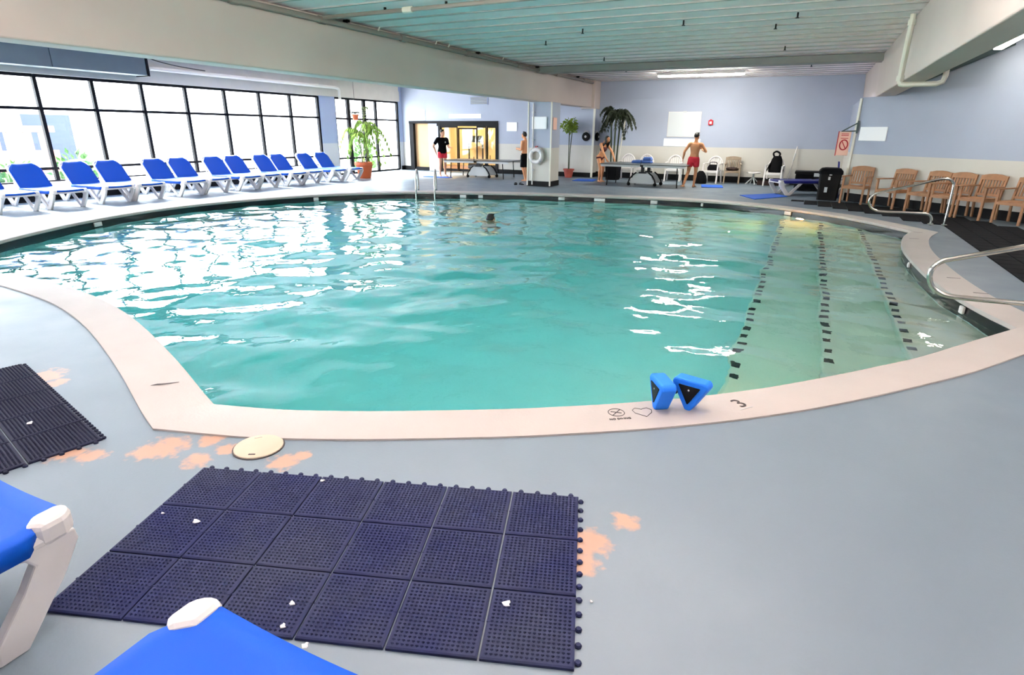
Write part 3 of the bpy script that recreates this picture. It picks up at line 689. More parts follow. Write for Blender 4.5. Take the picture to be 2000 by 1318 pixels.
LAB = ['blue and white sun lounger by the windows, cut off by the left edge',
 'blue and white sun lounger by the windows, leftmost with its whole backrest showing',
 'blue sun lounger by the windows, left one of the second pair from the left edge', 'blue sun lounger by the windows, right one of the second pair from the left edge',
 'blue sun lounger by the windows, left one of the third pair from the left edge', 'blue sun lounger by the windows, right one of the third pair from the left edge',
 'blue sun lounger by the windows, left one of the middle pair', 'blue sun lounger by the windows, right one of the middle pair',
 'blue sun lounger by the windows, left one of the pair before the last', 'paler blue sun lounger by the windows, right one of the pair before the last',
 'blue sun lounger, left one of the pair nearest the terracotta pot', 'blue sun lounger right beside the terracotta potted plant']
ly = [6.4, 7.3, 8.38, 9.13, 10.26, 11.02, 12.06, 12.82, 13.79, 14.55, 15.6, 16.5]
wl = lounger(LAB[0], (-15.02, ly[0], 0), -PI/2, 'blue sun loungers along the windows', back=52)
for i in range(1, 12):
    dup(wl, (-15.0+random.uniform(-.06, .05), ly[i], 0), -PI/2+random.uniform(-.015, .01), LAB[i], 'blue sun loungers along the windows')
lounger('navy sun lounger seen side on, beside the black bin at the back right', (.02, 19.25, 0), math.radians(118), 'navy sun lounger at the back', sling='slingdark', back=4)

# ---------------------------------------------------------------- chairs
def wood_chair(label, loc, rz, group, m='wood'):
    t = thing('wooden_armchair', label, 'chair', loc, rz, group)
    b = MB()
    for i in range(6): b.bb(-.23, .23, -.2+.076*i, -.2+.076*i+.062, .41, .43)
    b.build('seat', m, t, bevel=.004)['kind'] = 'stuff'
    MB().bb(-.24, .24, .235, .262, .36, .41).bb(-.24, .24, -.235, -.21, .36, .41).bb(-.245, -.22, -.21, .235, .36, .41).bb(.22, .245, -.21, .235, .36, .41).build('seat_rail', m, t)
    for s in (-1, 1):
        MB().beam((s*.24, .24, 0), (s*.24, .24, .64), .045, .04, (0, 1, 0)).build('leg', m, t, bevel=.005)
        b = MB(); T = Matrix(((0, 0, 1, s*.235), (1, 0, 0, 0), (0, 1, 0, 0), (0, 0, 0, 1)))
        b.prism([(-.30, 0), (-.255, 0), (-.215, .42), (-.30, .86), (-.345, .86), (-.262, .42)], -.02, .02, T).build('leg', m, t, bevel=.005)
        b = MB(); b.prism([(-.03, -.26), (.03, -.26), (.035, .1), (.04, .27), (.02, .3), (-.02, .3), (-.04, .27), (-.035, .1)], .64, .665, Matrix.Translation((s*.245, 0, 0))).build('armrest', m, t, bevel=.006)
    b = MB(); R = math.atan2(.44, -.09)
    def back(x, z): return (x, -.237-.0875*(z-.42)/.44, z)
    for i in range(7):
        x = -.18+.06*i; b.beam(back(x, .5), back(x, .78), .034, .014, (0, 1, 0))
    b.build('back_slats', m, t)['kind'] = 'stuff'
    T = Matrix(((1, 0, 0, 0), (0, -.2, 1, 0), (0, .98, 0, 0), (0, 0, 0, 1)))
    top = [(-.225, .77), (.225, .77), (.225, .86), (.12, .885), (0, .893), (-.12, .885), (-.225, .86)]
    MB().prism([(x, z) for x, z in top], -.155, -.125, Matrix(((1, 0, 0, 0), (0, -.2, 1, 0), (0, 1, 0, 0), (0, 0, 0, 1)))).build('top_rail', m, t, bevel=.006)
    MB().beam(back(-.22, .48), back(.22, .48), .05, .024, (0, 1, 0)).build('bottom_rail', m, t)
    return t
FZ = math.radians(136)
def dw(s, off=.43): p = DA+DD*s+DN*off; return (p.x, p.y, .0145)
wc = wood_chair('wooden slat armchair at the wall corner, beside the black bin', (1.14, 17.22, .0145), math.radians(160), 'wooden armchairs along the diagonal wall')
for s, lab, j in [(1.68, 'wooden slat armchair second from the black bin, standing alone with a gap', .02), (2.48, 'wooden slat armchair third from the bin, behind the top of the far handrail', -.03),
               (3.02, 'wooden slat armchair fourth from the bin, just right of the far handrail', .03), (3.60, 'wooden slat armchair fifth from the bin, next to the last one', .0), (4.32, 'wooden slat armchair cut off by the right edge', .02)]:
    dup(wc, dw(s), FZ+j, lab)
ww = wood_chair('grey-brown wooden armchair with a dark cushion at the back wall', (-2.36, 22.2, 0), PI+.12, 'weathered wooden armchair', 'woodgrey')
cu = thing('seat_cushion', 'dark brown cushion lying on the grey-brown wooden armchair', 'cushion', (-2.36, 22.17, .432))
MB().ell((0, 0, .05), (.22, .2, .065), 16, 8).build('cushion_cover', 'brown', cu, smooth=True)
def plastic_chair(label, loc, rz, group):
    t = thing('plastic_armchair', label, 'chair', loc, rz, group)
    MB().prism([(-.23, -.2), (.23, -.2), (.25, .22), (.2, .25), (-.2, .25), (-.25, .22)], .40, .425).prism([(-.25, .21), (.25, .21), (.22, .25), (-.22, .25)], .35, .40).build('seat', 'white', t, bevel=.01)
    b = MB(); arch = [(.25*math.cos(a), .30*math.sin(a)) for a in [PI*i/12 for i in range(13)]]
    b.tube([(-.25, -.2, .42)]+[(-x, -.23-.1*(z+.2)*.7, .58+z) for x, z in arch]+[(.25, -.2, .42)], .026, 8)
    for x in (-.15, -.075, 0, .075, .15):
        h = .58+.30*math.sqrt(max(0, 1-(x/.25)**2)); b.beam((x, -.2, .42), (x, -.27-.03, h), .05, .012, (0, 1, 0))
    b.build('backrest', 'white', t, smooth=40)
    for s in (-1, 1):
        MB().beam((s*.26, .24, 0), (s*.25, .2, .62), .05, .045, (0, 1, 0)).build('leg', 'white', t, bevel=.01)
        MB().beam((s*.25, -.28, 0), (s*.235, -.2, .44), .05, .045, (0, 1, 0)).build('leg', 'white', t, bevel=.01)
        MB().tube([(s*.25, .24, .63), (s*.27, .1, .65), (s*.265, -.1, .65), (s*.25, -.25, .66)], .028, 8, flat=.6).build('armrest', 'white', t, smooth=True)
    return t
pc = plastic_chair('white plastic armchair behind the right table, leftmost of the row', (-6.1, 22.15, 0), PI, 'white plastic armchairs at the back wall')
for x, y, rz, lab in [(-5.42, 22.15, PI-.03, 'white plastic armchair behind the blue towel on the right table'), (-4.35, 22.1, PI+.05, 'white plastic armchair behind the right table, left of the man in red shorts'),
                  (-3.0, 22.0, PI-.2, 'white plastic armchair with a black bag, just right of the man in red shorts'), (-1.0, 21.9, PI-.1, 'white plastic armchair draped with a large black bag, standing alone')]:
    dup(pc, (x, y, 0), rz, lab)
# small folding side table
t = thing('side_table', 'small white side table with crossed legs between two armchairs', 'table', (-1.66, 22.25, 0))
MB().lathe([(.22, .36), (.22, .39), (.2, .395)], 20).build('table_top', 'white', t, smooth=30); MB().lathe([(.03, .2), (.03, .36)], 10).build('stem', 'greyplastic', t)
for k in range(4): a = k*PI/2+.4; MB().beam((0, 0, .24), (.24*math.cos(a), .24*math.sin(a), .0), .03, .03).build('leg', 'greyplastic', t)

# bags and boxes by the back wall
t = thing('shoulder_bag', 'small black bag lying on the white armchair beside the man', 'bag', (-2.98, 22.0, .427))
MB().loft([[(x*k, y*k2, z) for x, y in [(-.17, -.1), (.17, -.1), (.19, .05), (.12, .13), (-.12, .13), (-.19, .05)]] for z, k, k2 in [(0, 1, 1), (.08, 1.05, 1.05), (.14, .92, .8), (.19, .7, .4)]]).build('bag_body', 'clothblack', t, smooth=True)
MB().tube(smooth_path([(-.12, 0, .17), (-.1, 0, .26), (.1, 0, .26), (.12, 0, .17)]), .012, 6).build('strap', 'clothblack', t)
t = thing('black_sack', 'black bundle on the floor against the front of the white armchair', 'bag', (-3.3, 21.55, 0))
MB().loft([[(.2*k*math.cos(a)*(1+.1*math.sin(3*a)), .16*k*math.sin(a), z) for a in [2*PI*i/14 for i in range(14)]] for z, k in [(0, 1), (.1, 1.08), (.25, .9), (.36, .6), (.42, .3)]]).build('sack_body', 'clothblack', t, smooth=True)
t = thing('draped_backpack', 'black backpack with a loop handle draped over the lone white armchair', 'bag', (-1.0, 21.95, .427), PI-.1)
MB().loft([[(.2*k*math.cos(a), -.06+yy+.13*k2*math.sin(a), z) for a in [2*PI*i/14 for i in range(14)]] for z, k, k2, yy in [(0, 1, 1.1, .02), (.12, 1.08, 1.15, .0), (.28, .95, .9, -.06), (.42, .8, .6, -.1), (.52, .55, .4, -.13)]]).build('bag_body', 'clothblack', t, smooth=True)
MB().tube(smooth_path([(-.05, -.18, .5), (-.06, -.19, .6), (.05, -.19, .66), (.14, -.19, .6), (.1, -.18, .5)]), .03, 8).build('loop_handle', 'clothblack', t, smooth=True)
for s in (-1, 1): MB().loft([[(s*(.17+.05*k), -.12+.2*q, .3-.14*k+.03*math.sin(q*6)) for q in (0, .3, .6, 1)]+[(s*(.17+.05*k), -.12+.2*q, .27-.14*k) for q in (1, .6, .3, 0)] for k in (0, .5, 1, 1.6)]).build('side_flap', 'clothblack', t)
t = thing('low_box', 'low dark brown box on the floor under the lone white armchair', 'box', (-1.15, 22.1, 0))
MB().bb(-.34, .34, -.16, .16, 0, .17).build('box_body', 'brown', t, bevel=.01); MB().bb(-.36, .36, -.18, .18, .17, .2).build('box_lid', 'clothblack', t, bevel=.008)
# storage bench and bin at the wall corner
t = thing('storage_chest', 'long low black storage chest behind the navy lounger', 'chest', (.28, 20.6, 0))
MB().bb(-.6, .62, -.3, .3, .03, .5).build('chest_body', 'clothblack', t, bevel=.015); MB().bb(-.63, .65, -.33, .33, .5, .58).build('chest_lid', 'black', t, bevel=.02)
MB().bb(-.1, .1, -.345, -.33, .44, .54).build('latch', 'greyplastic', t)
t = thing('waste_bin', 'large black waste bin at the wall corner, beside the first wooden chair', 'bin', (.55, 18.0, 0))
b = MB(); b.loft([[(x*k, y*k, z) for x, y in [(-.26, -.22), (-.22, -.26), (.22, -.26), (.26, -.22), (.26, .22), (.22, .26), (-.22, .26), (-.26, .22)]] for z, k in [(0, .9), (.68, 1.0)]]).build('bin_body', 'black', t, smooth=30)
b = MB(); b.loft([[(x*k, y*k, z) for x, y in [(-.28, -.24), (-.24, -.28), (.24, -.28), (.28, -.24), (.28, .24), (.24, .28), (-.24, .28), (-.28, .24)]] for z, k in [(.66, 1), (.74, 1), (.8, .82), (.82, .5)]]).build('bin_lid', 'rubber', t, smooth=30)
for x, z, w, h in [(0, .66, .06, .05), (-.02, .56, .05, .08), (-.06, .27, .07, .13)]: MB().bb(x-w/2, x+w/2, -.276, -.25, z-h/2, z+h/2).build('bin_label', 'greyplastic', t)
t = thing('leaning_board', 'dark blue kickboard leaning in the corner behind the black bin', 'kickboard', (.83, 18.7, 0))
MB().prism([(-.2, 0), (.2, 0), (.2, .75), (.1, .95), (-.1, .95), (-.2, .75)], -.02, .02, Matrix.Rotation(PI/2, 4, 'Z') @ Matrix(((1, 0, 0, 0), (0, .12, 1, 0), (0, 1, 0, 0), (0, 0, 0, 1)))).build('board_body', 'slingdark', t, bevel=.008)
t = thing('leaning_pole', 'thin white pole leaning on the back wall right of the lone armchair', 'pole', (-.6, 22.25, 0))
MB().tube([(0, 0, .02), (.16, .38, 1.25)], .016).build('shaft', 'white', t, smooth=True); MB().tube([(.1, .24, .78), (.13, .31, 1.02)], .022).build('grip', 'greyplastic', t, smooth=True)

# ---------------------------------------------------------------- table tennis tables
def tennis_table(label, loc, rz, L, Wd, H):
    t = thing('tennis_table', label, 'table', loc, rz, None)
    for s in (-1, 1):
        MB().bb(min(0, s*L/2)+(s > 0)*.006, max(0, s*L/2)-(s < 0)*.006, -Wd/2, Wd/2, H-.025, H).build('half_top', 'ttop', t, bevel=.004)
        for q in (-1, 1): MB().bb(min(s*.05, s*(L/2-.03)), max(s*.05, s*(L/2-.03)), q*(Wd/2-.04)-.01, q*(Wd/2-.04)+.01, H-.09, H-.025).build('apron', 'greyplastic', t)
        for q in (-1, 1):
            MB().tube([(s*(L/2-.28), q*(Wd/2-.12), H-.03), (s*(L/2-.24), q*(Wd/2-.12), 0)], .018).build('leg', 'black', t)
            # shaped hoop of the wheeled undercarriage
            x0 = s*.22
        b = MB(); T = Matrix(((1, 0, 0, s*.04), (0, 0, 1, s*.28), (0, 1, 0, 0), (0, 0, 0, 1)))
        b.prism([(-.42, .07), (.42, .07), (.36, .2), (.28, .33), (.2, .4), (-.2, .4), (-.28, .33), (-.36, .2)], -.015, .015, T).build('carriage_panel', 'greyplastic', t, bevel=.01)
        for q in (-1, 1): MB().tube([(s*.04+q*x, s*.28-.02, z) for x, z in [(.46, .06), (.41, .2), (.32, .33), (.2, .42)]], .022, 8).build('carriage_arc', 'black', t, smooth=True)
        MB().beam((s*.04-.12, s*.28, .42), (s*.04+.12, s*.28, .42), .06, .05).beam((s*.04, s*.28, .42), (s*.04, s*.28, H-.03), .1, .06, (0, 1, 0)).build('carriage_post', 'gymdark', t)
        for q in (-1, 1):
            w = MB(); w.tube([(s*.04+q*.43, s*.28-.02, .055), (s*.04+q*.43, s*.28+.02, .055)], .055, 14); w.build('wheel', 'rubber', t, smooth=40)
    MB().bb(-.008, .008, -Wd/2-.1, -Wd/2-.08, H-.06, H+.14).bb(-.02, .02, -Wd/2-.1, -Wd/2+.06, H-.06, H-.02).build('net_post', 'black', t)
    MB().bb(-.008, .008, Wd/2+.08, Wd/2+.1, H-.06, H+.14).build('net_post', 'black', t)
    b = MB()
    for k in range(5): b.bb(-.003, .003, -Wd/2-.08, Wd/2+.08, H+.01+k*.028, H+.014+k*.028)
    n_ = 24
    for k in range(n_+1): y = -Wd/2-.08+(Wd+.16)*k/n_; b.bb(-.003, .003, y-.002, y+.002, H, H+.125)
    b.bb(-.005, .005, -Wd/2-.08, Wd/2+.08, H+.122, H+.14); return t, b
t2, nb = tennis_table('grey table tennis table at the back right, by the man in red shorts', (-4.78, 19.75, 0), .02, 2.75, 1.35, .69)
t1, nb = tennis_table('grey table tennis table in front of the glass doors', (-11.0, 19.95, 0), .1, 2.6, 1.35, .63)
t = thing('folded_towel', 'blue towels heaped on the right table tennis table', 'towel', (-4.95, 19.9, .69))
MB().loft([[(x*k, y*k, z+.012*math.sin(9*x+z*30)) for x, y in [(-.32, -.14), (0, -.16), (.3, -.15), (.33, .0), (.3, .14), (0, .16), (-.3, .14), (-.34, 0)]] for z, k in [(0.012, 1), (.05, 1.04), (.09, .95), (.1, .6)]]).build('towel_fold', 'towel', t, smooth=True)
MB().loft([[(.18+x*k, y*k, z) for x, y in [(-.14, -.12), (.12, -.13), (.15, 0), (.12, .12), (-.13, .12), (-.16, 0)]] for z, k in [(.1, 1), (.15, 1.02), (.2, .8)]]).build('towel_fold', 'towel', t, smooth=True)

# blue mats, sandals
def floor_mat(label, pts, grp=None):
    c = sum((Vector(p) for p in pts), Vector((0, 0)))/len(pts); t = thing('foam_mat', label, 'mat', (c.x, c.y, 0))
    MB().prism([(x-c.x, y-c.y) for x, y in pts], 0.001, .018).build('mat_sheet', 'matblue', t, bevel=.004); return t
floor_mat('large blue foam mat on the deck in front of the navy lounger', [(-1.62, 17.9), (-1.15, 16.95), (-.4, 18.2), (-.75, 18.9)])
floor_mat('blue foam mat on the deck to the right of the man in red shorts', [(-3.0, 20.0), (-2.35, 20.15), (-2.5, 21.0), (-3.15, 20.9)])
floor_mat('blue foam mat on the deck near the corner with the dark palm', [(-7.5, 20.2), (-6.75, 20.3), (-6.9, 21.2), (-7.6, 21.1)])
floor_mat('blue foam mat on the deck behind the column, by the small potted tree', [(-9.2, 21.0), (-8.65, 21.05), (-8.7, 21.8), (-9.3, 21.7)])
floor_mat('pale blue mat at the feet of the man in the black shirt', [(-13.0, 18.95), (-11.9, 18.95), (-11.9, 19.25), (-13.0, 19.3)])
for i, (x, y, rz) in enumerate([(-8.55, 17.75, .4), (-8.38, 17.82, .9)]):
    t = thing('flip_flop', ['dark flip-flop by the foot of the column, the left one', 'dark flip-flop by the foot of the column, the right one'][i], 'sandal', (x, y, 0), rz, 'flip-flops by the column')
    MB().prism([(-.045, -.13), (.045, -.13), (.05, .0), (.055, .08), (.03, .135), (-.02, .135), (-.05, .08), (-.04, 0)], 0, .022).build('sole', 'rubber', t, bevel=.005)
    MB().tube(smooth_path([(-.05, .0, .02), (-.02, .06, .06), (.0, .085, .03), (.02, .06, .06), (.05, .0, .02)]), .009, 6).build('strap', 'rubber', t)

# ---------------------------------------------------------------- rails
def handrail(label, y, dx, grp):
    t = thing('pool_handrail', label, 'handrail', (dx, y, 0), 0, grp)
    P = [(2.29, 0, 0), (2.29, 0, .1), (2.26, .0, .175), (2.19, 0, .21), (2.1, 0, .215), (1.75, 0, .212), (1.45, 0, .21), (1.33, 0, .225), (1.24, 0, .28), (1.195, 0, .37), (1.2, 0, .46), (1.26, 0, .535), (1.37, 0, .575), (1.84, 0, .725), (2.2, 0, .84), (2.33, 0, .87), (2.43, 0, .862), (2.49, 0, .8), (2.505, 0, .72), (2.51, 0, .35), (2.51, 0, 0)]
    MB().tube(smooth_path(P, 5), .024, 12).build('rail_tube', 'steel', t, smooth='all')
    for x in (2.29, 2.51): MB().lathe([(.055, .0), (.055, .012), (.03, .025)], 16, (x, 0, 0.012)).build('floor_flange', 'steel', t, smooth=30)
handrail('shiny steel handrail at the far end of the pool steps, before the wooden chairs', 13.8, 0, 'steel handrails by the steps')
handrail('shiny steel handrail at the near end of the pool steps, cut by the right edge', 6.62, .0, 'steel handrails by the steps')
p, a = on_wall(-9.7, 14.0); t = thing('pool_ladder', 'steel pool ladder with two curved rails on the far edge', 'ladder', (p.x, p.y, 0), a)
for s in (-1, 1):
    MB().tube(smooth_path([(s*.26, -.62, 0), (s*.26, -.6, .3), (s*.26, -.5, .52), (s*.26, -.28, .6), (s*.26, -.02, .45), (s*.26, .1, .15), (s*.26, .11, -.2), (s*.26, .11, -1.0)], 5), .024, 10).build('ladder_rail', 'steel', t, smooth='all')
for z in (-.3, -.55, -.8): MB().bb(-.26, .26, .07, .15, z-.015, z+.015).build('ladder_tread', 'steel', t)

# ---------------------------------------------------------------- rubber mats
def mat_tile(name, m, parent, s, nub=True):
    b = MB(); g = .004
    b.loft([[(x, y, z) for x, y in [(a, a), (s-a, a), (s-a, s-a), (a, s-a)]] for a, z in [(g, 0), (g, .010), (g+.006, .014)]])
    if nub:
        k = 17; st = (s-.03)/k
        for i in range(k):
            for j in range(k):
                x = .015+st*(i+.5); y = .015+st*(j+.5)
                r0, r1 = .0062, .0028; o = len(b.v)
                vs = [(x-r0, y, .014), (x, y-r0, .014), (x+r0, y, .014), (x, y+r0, .014), (x-r1, y, .0195), (x, y-r1, .0195), (x+r1, y, .0195), (x, y+r1, .0195)]
                b.add(vs, [(0, 1, 5, 4), (1, 2, 6, 5), (2, 3, 7, 6), (3, 0, 4, 7), (4, 5, 6, 7)])
        b.bb(.004, s-.004, s/2-.004, s/2+.004, .012, .0148)
    return b.build(name, m, parent)
def tab_row(parent, a, c, m, n_):
    b = MB(); a = Vector(a); c = Vector(c); d = (c-a); L = d.length; d.normalize(); o = Vector((d.y, -d.x))
    for i in range(n_):
        p = a+d*(L*(i+.5)/n_); q = p+o*.008
        b.lathe([(.012, .0), (.013, .006), (.009, .012)], 8, (q.x, q.y, 0)); 
    x = b.build('connector_tabs', m, parent); x['kind'] = 'stuff'
TS = .3201; mz = .33371
big = thing('rubber_mat', 'large navy rubber mat of interlocking studded tiles in the foreground', 'mat', (-2.2413, .7374, 0), mz)
t0 = None
for i in range(6):
    for j in range(3):
        if t0 is None: t0 = mat_tile('mat_tile', 'matnavy', big, TS)
        else: inst(t0, 'mat_tile', big, (i*TS, j*TS, random.uniform(0, .0012)))
tab_row(big, (6*TS, 3*TS), (0, 3*TS), 'matnavy', 24); tab_row(big, (6*TS, 0), (6*TS, 3*TS), 'matnavy', 14)
sm_ = thing('rubber_mat', 'smaller dark rubber mat at the left edge, beside the pool coping', 'mat', (-3.31, 1.59, 0), math.atan2(1.99-1.59, -4.97+3.31))
s0 = None; S2 = .341
for i in range(5):
    for j in range(3):
        if s0 is None: s0 = mat_tile('mat_tile', 'matdark', sm_, S2)
        else: inst(s0, 'mat_tile', sm_, (i*S2, j*S2, random.uniform(0, .0012)))
tab_row(sm_, (0, 0), (5*S2, 0), 'matdark', 40); tab_row(sm_, (0, 3*S2), (0, 0), 'matdark', 13)
bk = thing('rubber_mat', 'long black rubber mat with stepped edges under the wooden chairs at right', 'mat')
BP = [(-.30, 17.2), (.35, 16.2), (.96, 15.62), (1.56, 14.95), (2.21, 14.2), (2.63, 13.7), (2.63, 7.9), (3.8, 7.9), (5.5, 12.2), (3.80, 13.75), (3.45, 14.45), (2.95, 15.5), (2.1, 16.6), (.87, 17.45)]
def inpoly(x, y, P):
    r = False
    for i in range(len(P)):
        (ax, ay), (bx, by) = P[i-1], P[i]
        if (ay > y) != (by > y) and x < (bx-ax)*(y-ay)/(by-ay)+ax: r = not r
    return r
k0 = None
for i in range(20):
    for j in range(34):
        x, y = -.28+.31*i, 17.35-.31*(j+1)
        if inpoly(x+.155, y+.155, BP):
            if k0 is None: k0 = mat_tile('mat_tile', 'rubber', bk, .31, False); k0.location = (x, y, 0)
            else: inst(k0, 'mat_tile', bk, (x, y, 0))
# specks of litter and a worn disc
lid = thing('skimmer_lid', 'round cream skimmer lid set in the deck by the near coping', 'lid', (-2.478, 1.925, 0))
MB().lathe([(.128, .001), (.128, .01), (.12, .013), (.02, .013)], 32).build('lid_plate', 'lid', lid, smooth=30)
MB().lathe([(.135, .0005), (.135, .006), (.129, .006), (.129, .0005)], 32, cap=False).build('lid_ring', 'ink', lid)
MB().box((.045, -.085, .0135), (.035, .01, .003), rz=.5).build('lid_slot', 'ink', lid); MB().box((-.07, .06, .0135), (.04, .007, .003), rz=.9).build('lid_slot', 'fascia', lid)
for i, (x, y, r) in enumerate([(-2.182, 1.322, .016), (-1.449, 1.162, .011), (-1.399, 1.072, .010), (-1.269, 1.046, .011), (-.747, 1.513, .014), (-1.914, 1.814, .010), (-2.367, 1.294, .007), (-.478, 1.676, .006), (-3.86, 1.50, .016)]):
    z = 0.0165 if i not in (7,) else 0
    b = MB(); b.loft([[(r*k*(1+.5*math.sin(3*q+i))*math.cos(q), r*k*(1+.3*math.cos(2*q+i))*math.sin(q), zz) for q in [2*PI*t_/9 for t_ in range(9)]] for zz, k in [(0, 1), (.003, .9), (.005, .4)]])
    o = b.build('paper_scrap', 'signwhite'); o.location = (x, y, z+.003)
    tag(o, ['white paper scrap on the second row of the large mat, upper left', 'white scrap on the front row of the large mat, right of the lounger corner', 'round white scrap near the front edge of the large mat', 'white scrap at the front edge of the large mat', 'white scrap at the right of the large mat', 'white scrap on the back edge of the large mat', 'tiny white scrap on the left edge of the large mat', 'tiny white speck on the deck right of the large mat', 'white scrap on the smaller dark mat at left'][i], 'litter', 'paper scraps on the mats')

# ---------------------------------------------------------------- foam dumbbells on the coping
def foam_float(label, P, rz, r=.126, dp=.095):
    t = thing('foam_float', label, 'pool float', P, rz, 'blue foam floats')
    def tri(r, c):
        return [(r*math.cos(-PI/2+k*2*PI/3+e), r*math.sin(-PI/2+k*2*PI/3+e)) for k in range(3) for e in (-c, 0, c)]
    T = Matrix(((1, 0, 0, 0), (0, 0, -1, 0), (0, 1, 0, 0), (0, 0, 0, 1)))
    h = MB().prism(tri(r, .15), -dp, 0, T).build('foam_block', 'foam', t, bevel=.012)
    for a, c in ((-.001, .005), (-dp-.005, -dp+.001)): MB().prism(tri(r*.62, .04), a, c, T).build('end_inset', 'black', h)
    MB().ell((0, -.006, .015), (.006, .003, .006), 8, 6).build('stud', 'greyplastic', h)
    MB().tube(smooth_path([(-.03, dp, 0), (-.03, dp+.03, 0), (.03, dp+.03, 0), (.03, dp, 0)]), .01, 8).build('grip', 'black', t, smooth=True)
    return t
foam_float('left blue foam float on the near coping, turned aside with its dark end facing left', (-.645, 3.365, .014+.122), -1.0)
foam_float('right blue foam float on the near coping, its black triangle facing the camera', (-.452, 3.435, .014+.122), -.25)

# ---------------------------------------------------------------- lettering on the coping
def flat(p, ang): return Matrix.Translation((p[0], p[1], .0145)) @ Matrix.Rotation(ang, 4, 'Z')
m1 = thing('depth_marker', 'no diving symbol with small lettering on the near coping', 'marker')
b = MB(); b.tube([(.05*math.cos(q), .05*math.sin(q), 0) for q in [2*PI*i/28 for i in range(28)]], .0025, 4, closed=True)
b.beam((-.034, -.034, 0), (.034, .034, 0), .005, .002); b.beam((-.02, .012, 0), (.03, -.012, 0), .007, .002); b.ell((-.026, .014, 0), (.007, .007, .001), 8, 4)
o = b.build('ring_symbol', 'ink', m1); o.matrix_local = flat((-.836, 3.205), .62)
writing('NO DIVING', .026, 'lettering', 'ink', flat((-.79, 3.135), .62), m1)
m2 = thing('depth_marker', 'outlined heart-shaped mark on the coping left of the blue dumbbells', 'marker')
hp = [(0, -.065), (-.055, -.01), (-.06, .03), (-.035, .055), (-.005, .04), (.0, .03), (.005, .04), (.04, .05), (.062, .02), (.05, -.015)]
MB().tube([(x, y, 0) for x, y in hp], .0022, 4, closed=True).build('outline', 'ink', m2).matrix_local = flat((-.69, 3.29), .6)
m3 = thing('depth_marker', 'large dark figure 3 painted on the coping right of the dumbbells', 'marker')
writing('3', .15, 'numeral', 'ink', flat((-.165, 3.69), .95), m3); MB().box((0, 0, 0), (.11, .008, .001)).build('tile_edge', 'greyplastic', m3).matrix_local = flat((-.12, 3.64), .9)
m4 = thing('depth_marker', 'narrow dark mark on the left arm of the near coping', 'marker')
MB().prism([(-.085, -.006), (-.03, -.016), (.02, -.012), (.085, .0), (.085, .007), (.0, .006), (-.05, .012)], 0, .0012).build('mark', 'ink', m4).matrix_local = flat((-3.70, 2.225), .75)
for i, (px, py) in enumerate([(1793, 455), (1785, 468), (1862, 545), (1915, 575)]):
    p = G(px, py); m5 = thing('depth_marker', ['faint dark mark at the tip of the right coping, the farther one', 'faint dark mark at the tip of the right coping, the nearer one', 'faint dark mark on the right coping inside the near handrail', 'faint dark mark on the right coping right of the near handrail loop'][i], 'marker')
    MB().prism([(-.07, -.012), (.07, -.006), (.07, .006), (-.07, .01)], 0, .001).build('mark', 'ink', m5).matrix_local = flat((p.x, p.y), .1)

# ---------------------------------------------------------------- plants
def pot(t, r, h, m):
    b = MB().lathe([(r*.66, 0), (r*.92, h*.8), (r*.93, h*.8), (r*1.06, h*.82), (r*1.06, h), (r*.92, h), (r*.9, h*.9)], 24, cap=False); b.lathe([(r*.66, 0.001), (.01, .001)], 24)
    b.build('pot', m, t, smooth=35); MB().lathe([(r*.91, h*.9), (.02, h*.93)], 20).build('soil', 'soil', t, smooth=35)
def leafquad(b, p, d, nrm, L, w, bend=.25):      # folded pointed leaf, 6 faces
    d = d.normalized(); s = d.cross(nrm).normalized(); u = s.cross(d)
    vs = [p, p+d*L*.4+s*w+u*w*.3, p+d*L*.45, p+d*L*.4-s*w+u*w*.3, p+d*L-u*L*bend]
    return b.add(vs, [(0, 1, 2), (0, 2, 3), (1, 4, 2), (2, 4, 3)])
def frond(t, p0, az, L, rise, droop, m, leaves, ll, lw, hang=.6, name='frond', stem='stem'):
    d0 = Vector((math.cos(az), math.sin(az), 0)); pts = []
    for i in range(9):
        s = i/8; pts.append(p0+d0*(L*s*(1-.15*s))+Vector((0, 0, rise*s*2*(1-.5*s)-droop*s*s)))
    b = MB(); b.cur = 1; b.tube(pts, [.008*(1-.7*i/8)+.002 for i in range(9)], 5); b.cur = 0
    for k in range(leaves):
        s = .12+.88*k/(leaves-1); x = s*8; i = min(7, int(x)); p = pts[i].lerp(pts[i+1], x-i); tan = (pts[i+1]-pts[i]).normalized(); side = tan.cross(Vector((0, 0, 1))).normalized()
        for sg in (-1, 1):
            d = tan*.55+side*sg*(1-.5*s)+Vector((0, 0, -hang*random.uniform(.5, 1.3)))
            leafquad(b, p, d, Vector((0, 0, 1)), ll*random.uniform(.75, 1.15)*(1-.35*s), lw, .15)
    return b.build(name, [m, stem], t, smooth=False)
t = thing('potted_palm', 'tall plant with drooping yellow-green fronds in an orange clay pot by the windows', 'plant', (-14.4, 17.3, 0))
pot(t, .32, .56, 'terracotta')
for (x, y, tx, ty, h) in [(.02, 0, .05, .05, 1.95), (-.1, .05, -.35, .1, 1.75), (.1, .04, .3, .1, 1.85), (.0, -.08, .1, -.2, 1.6)]:
    MB().tube(smooth_path([(x, y, .45), (x+tx*.2, y+ty*.2, 1.0), (x+tx, y+ty, h)]), [.02, .02, .02, .018, .018, .016, .016, .014, .013, .012, .01], 6).build('stem', 'stem', t, smooth=True)
    for k in range(6):
        az = k*2*PI/6+x*7+random.uniform(-.3, .3); frond(t, Vector((x+tx*.9, y+ty*.9, h-.05-.05*(k % 3))), az, random.uniform(.35, .85), random.uniform(.05, .4), random.uniform(.5, 1.2), 'leaf', 9, .3, .034, 1.5)
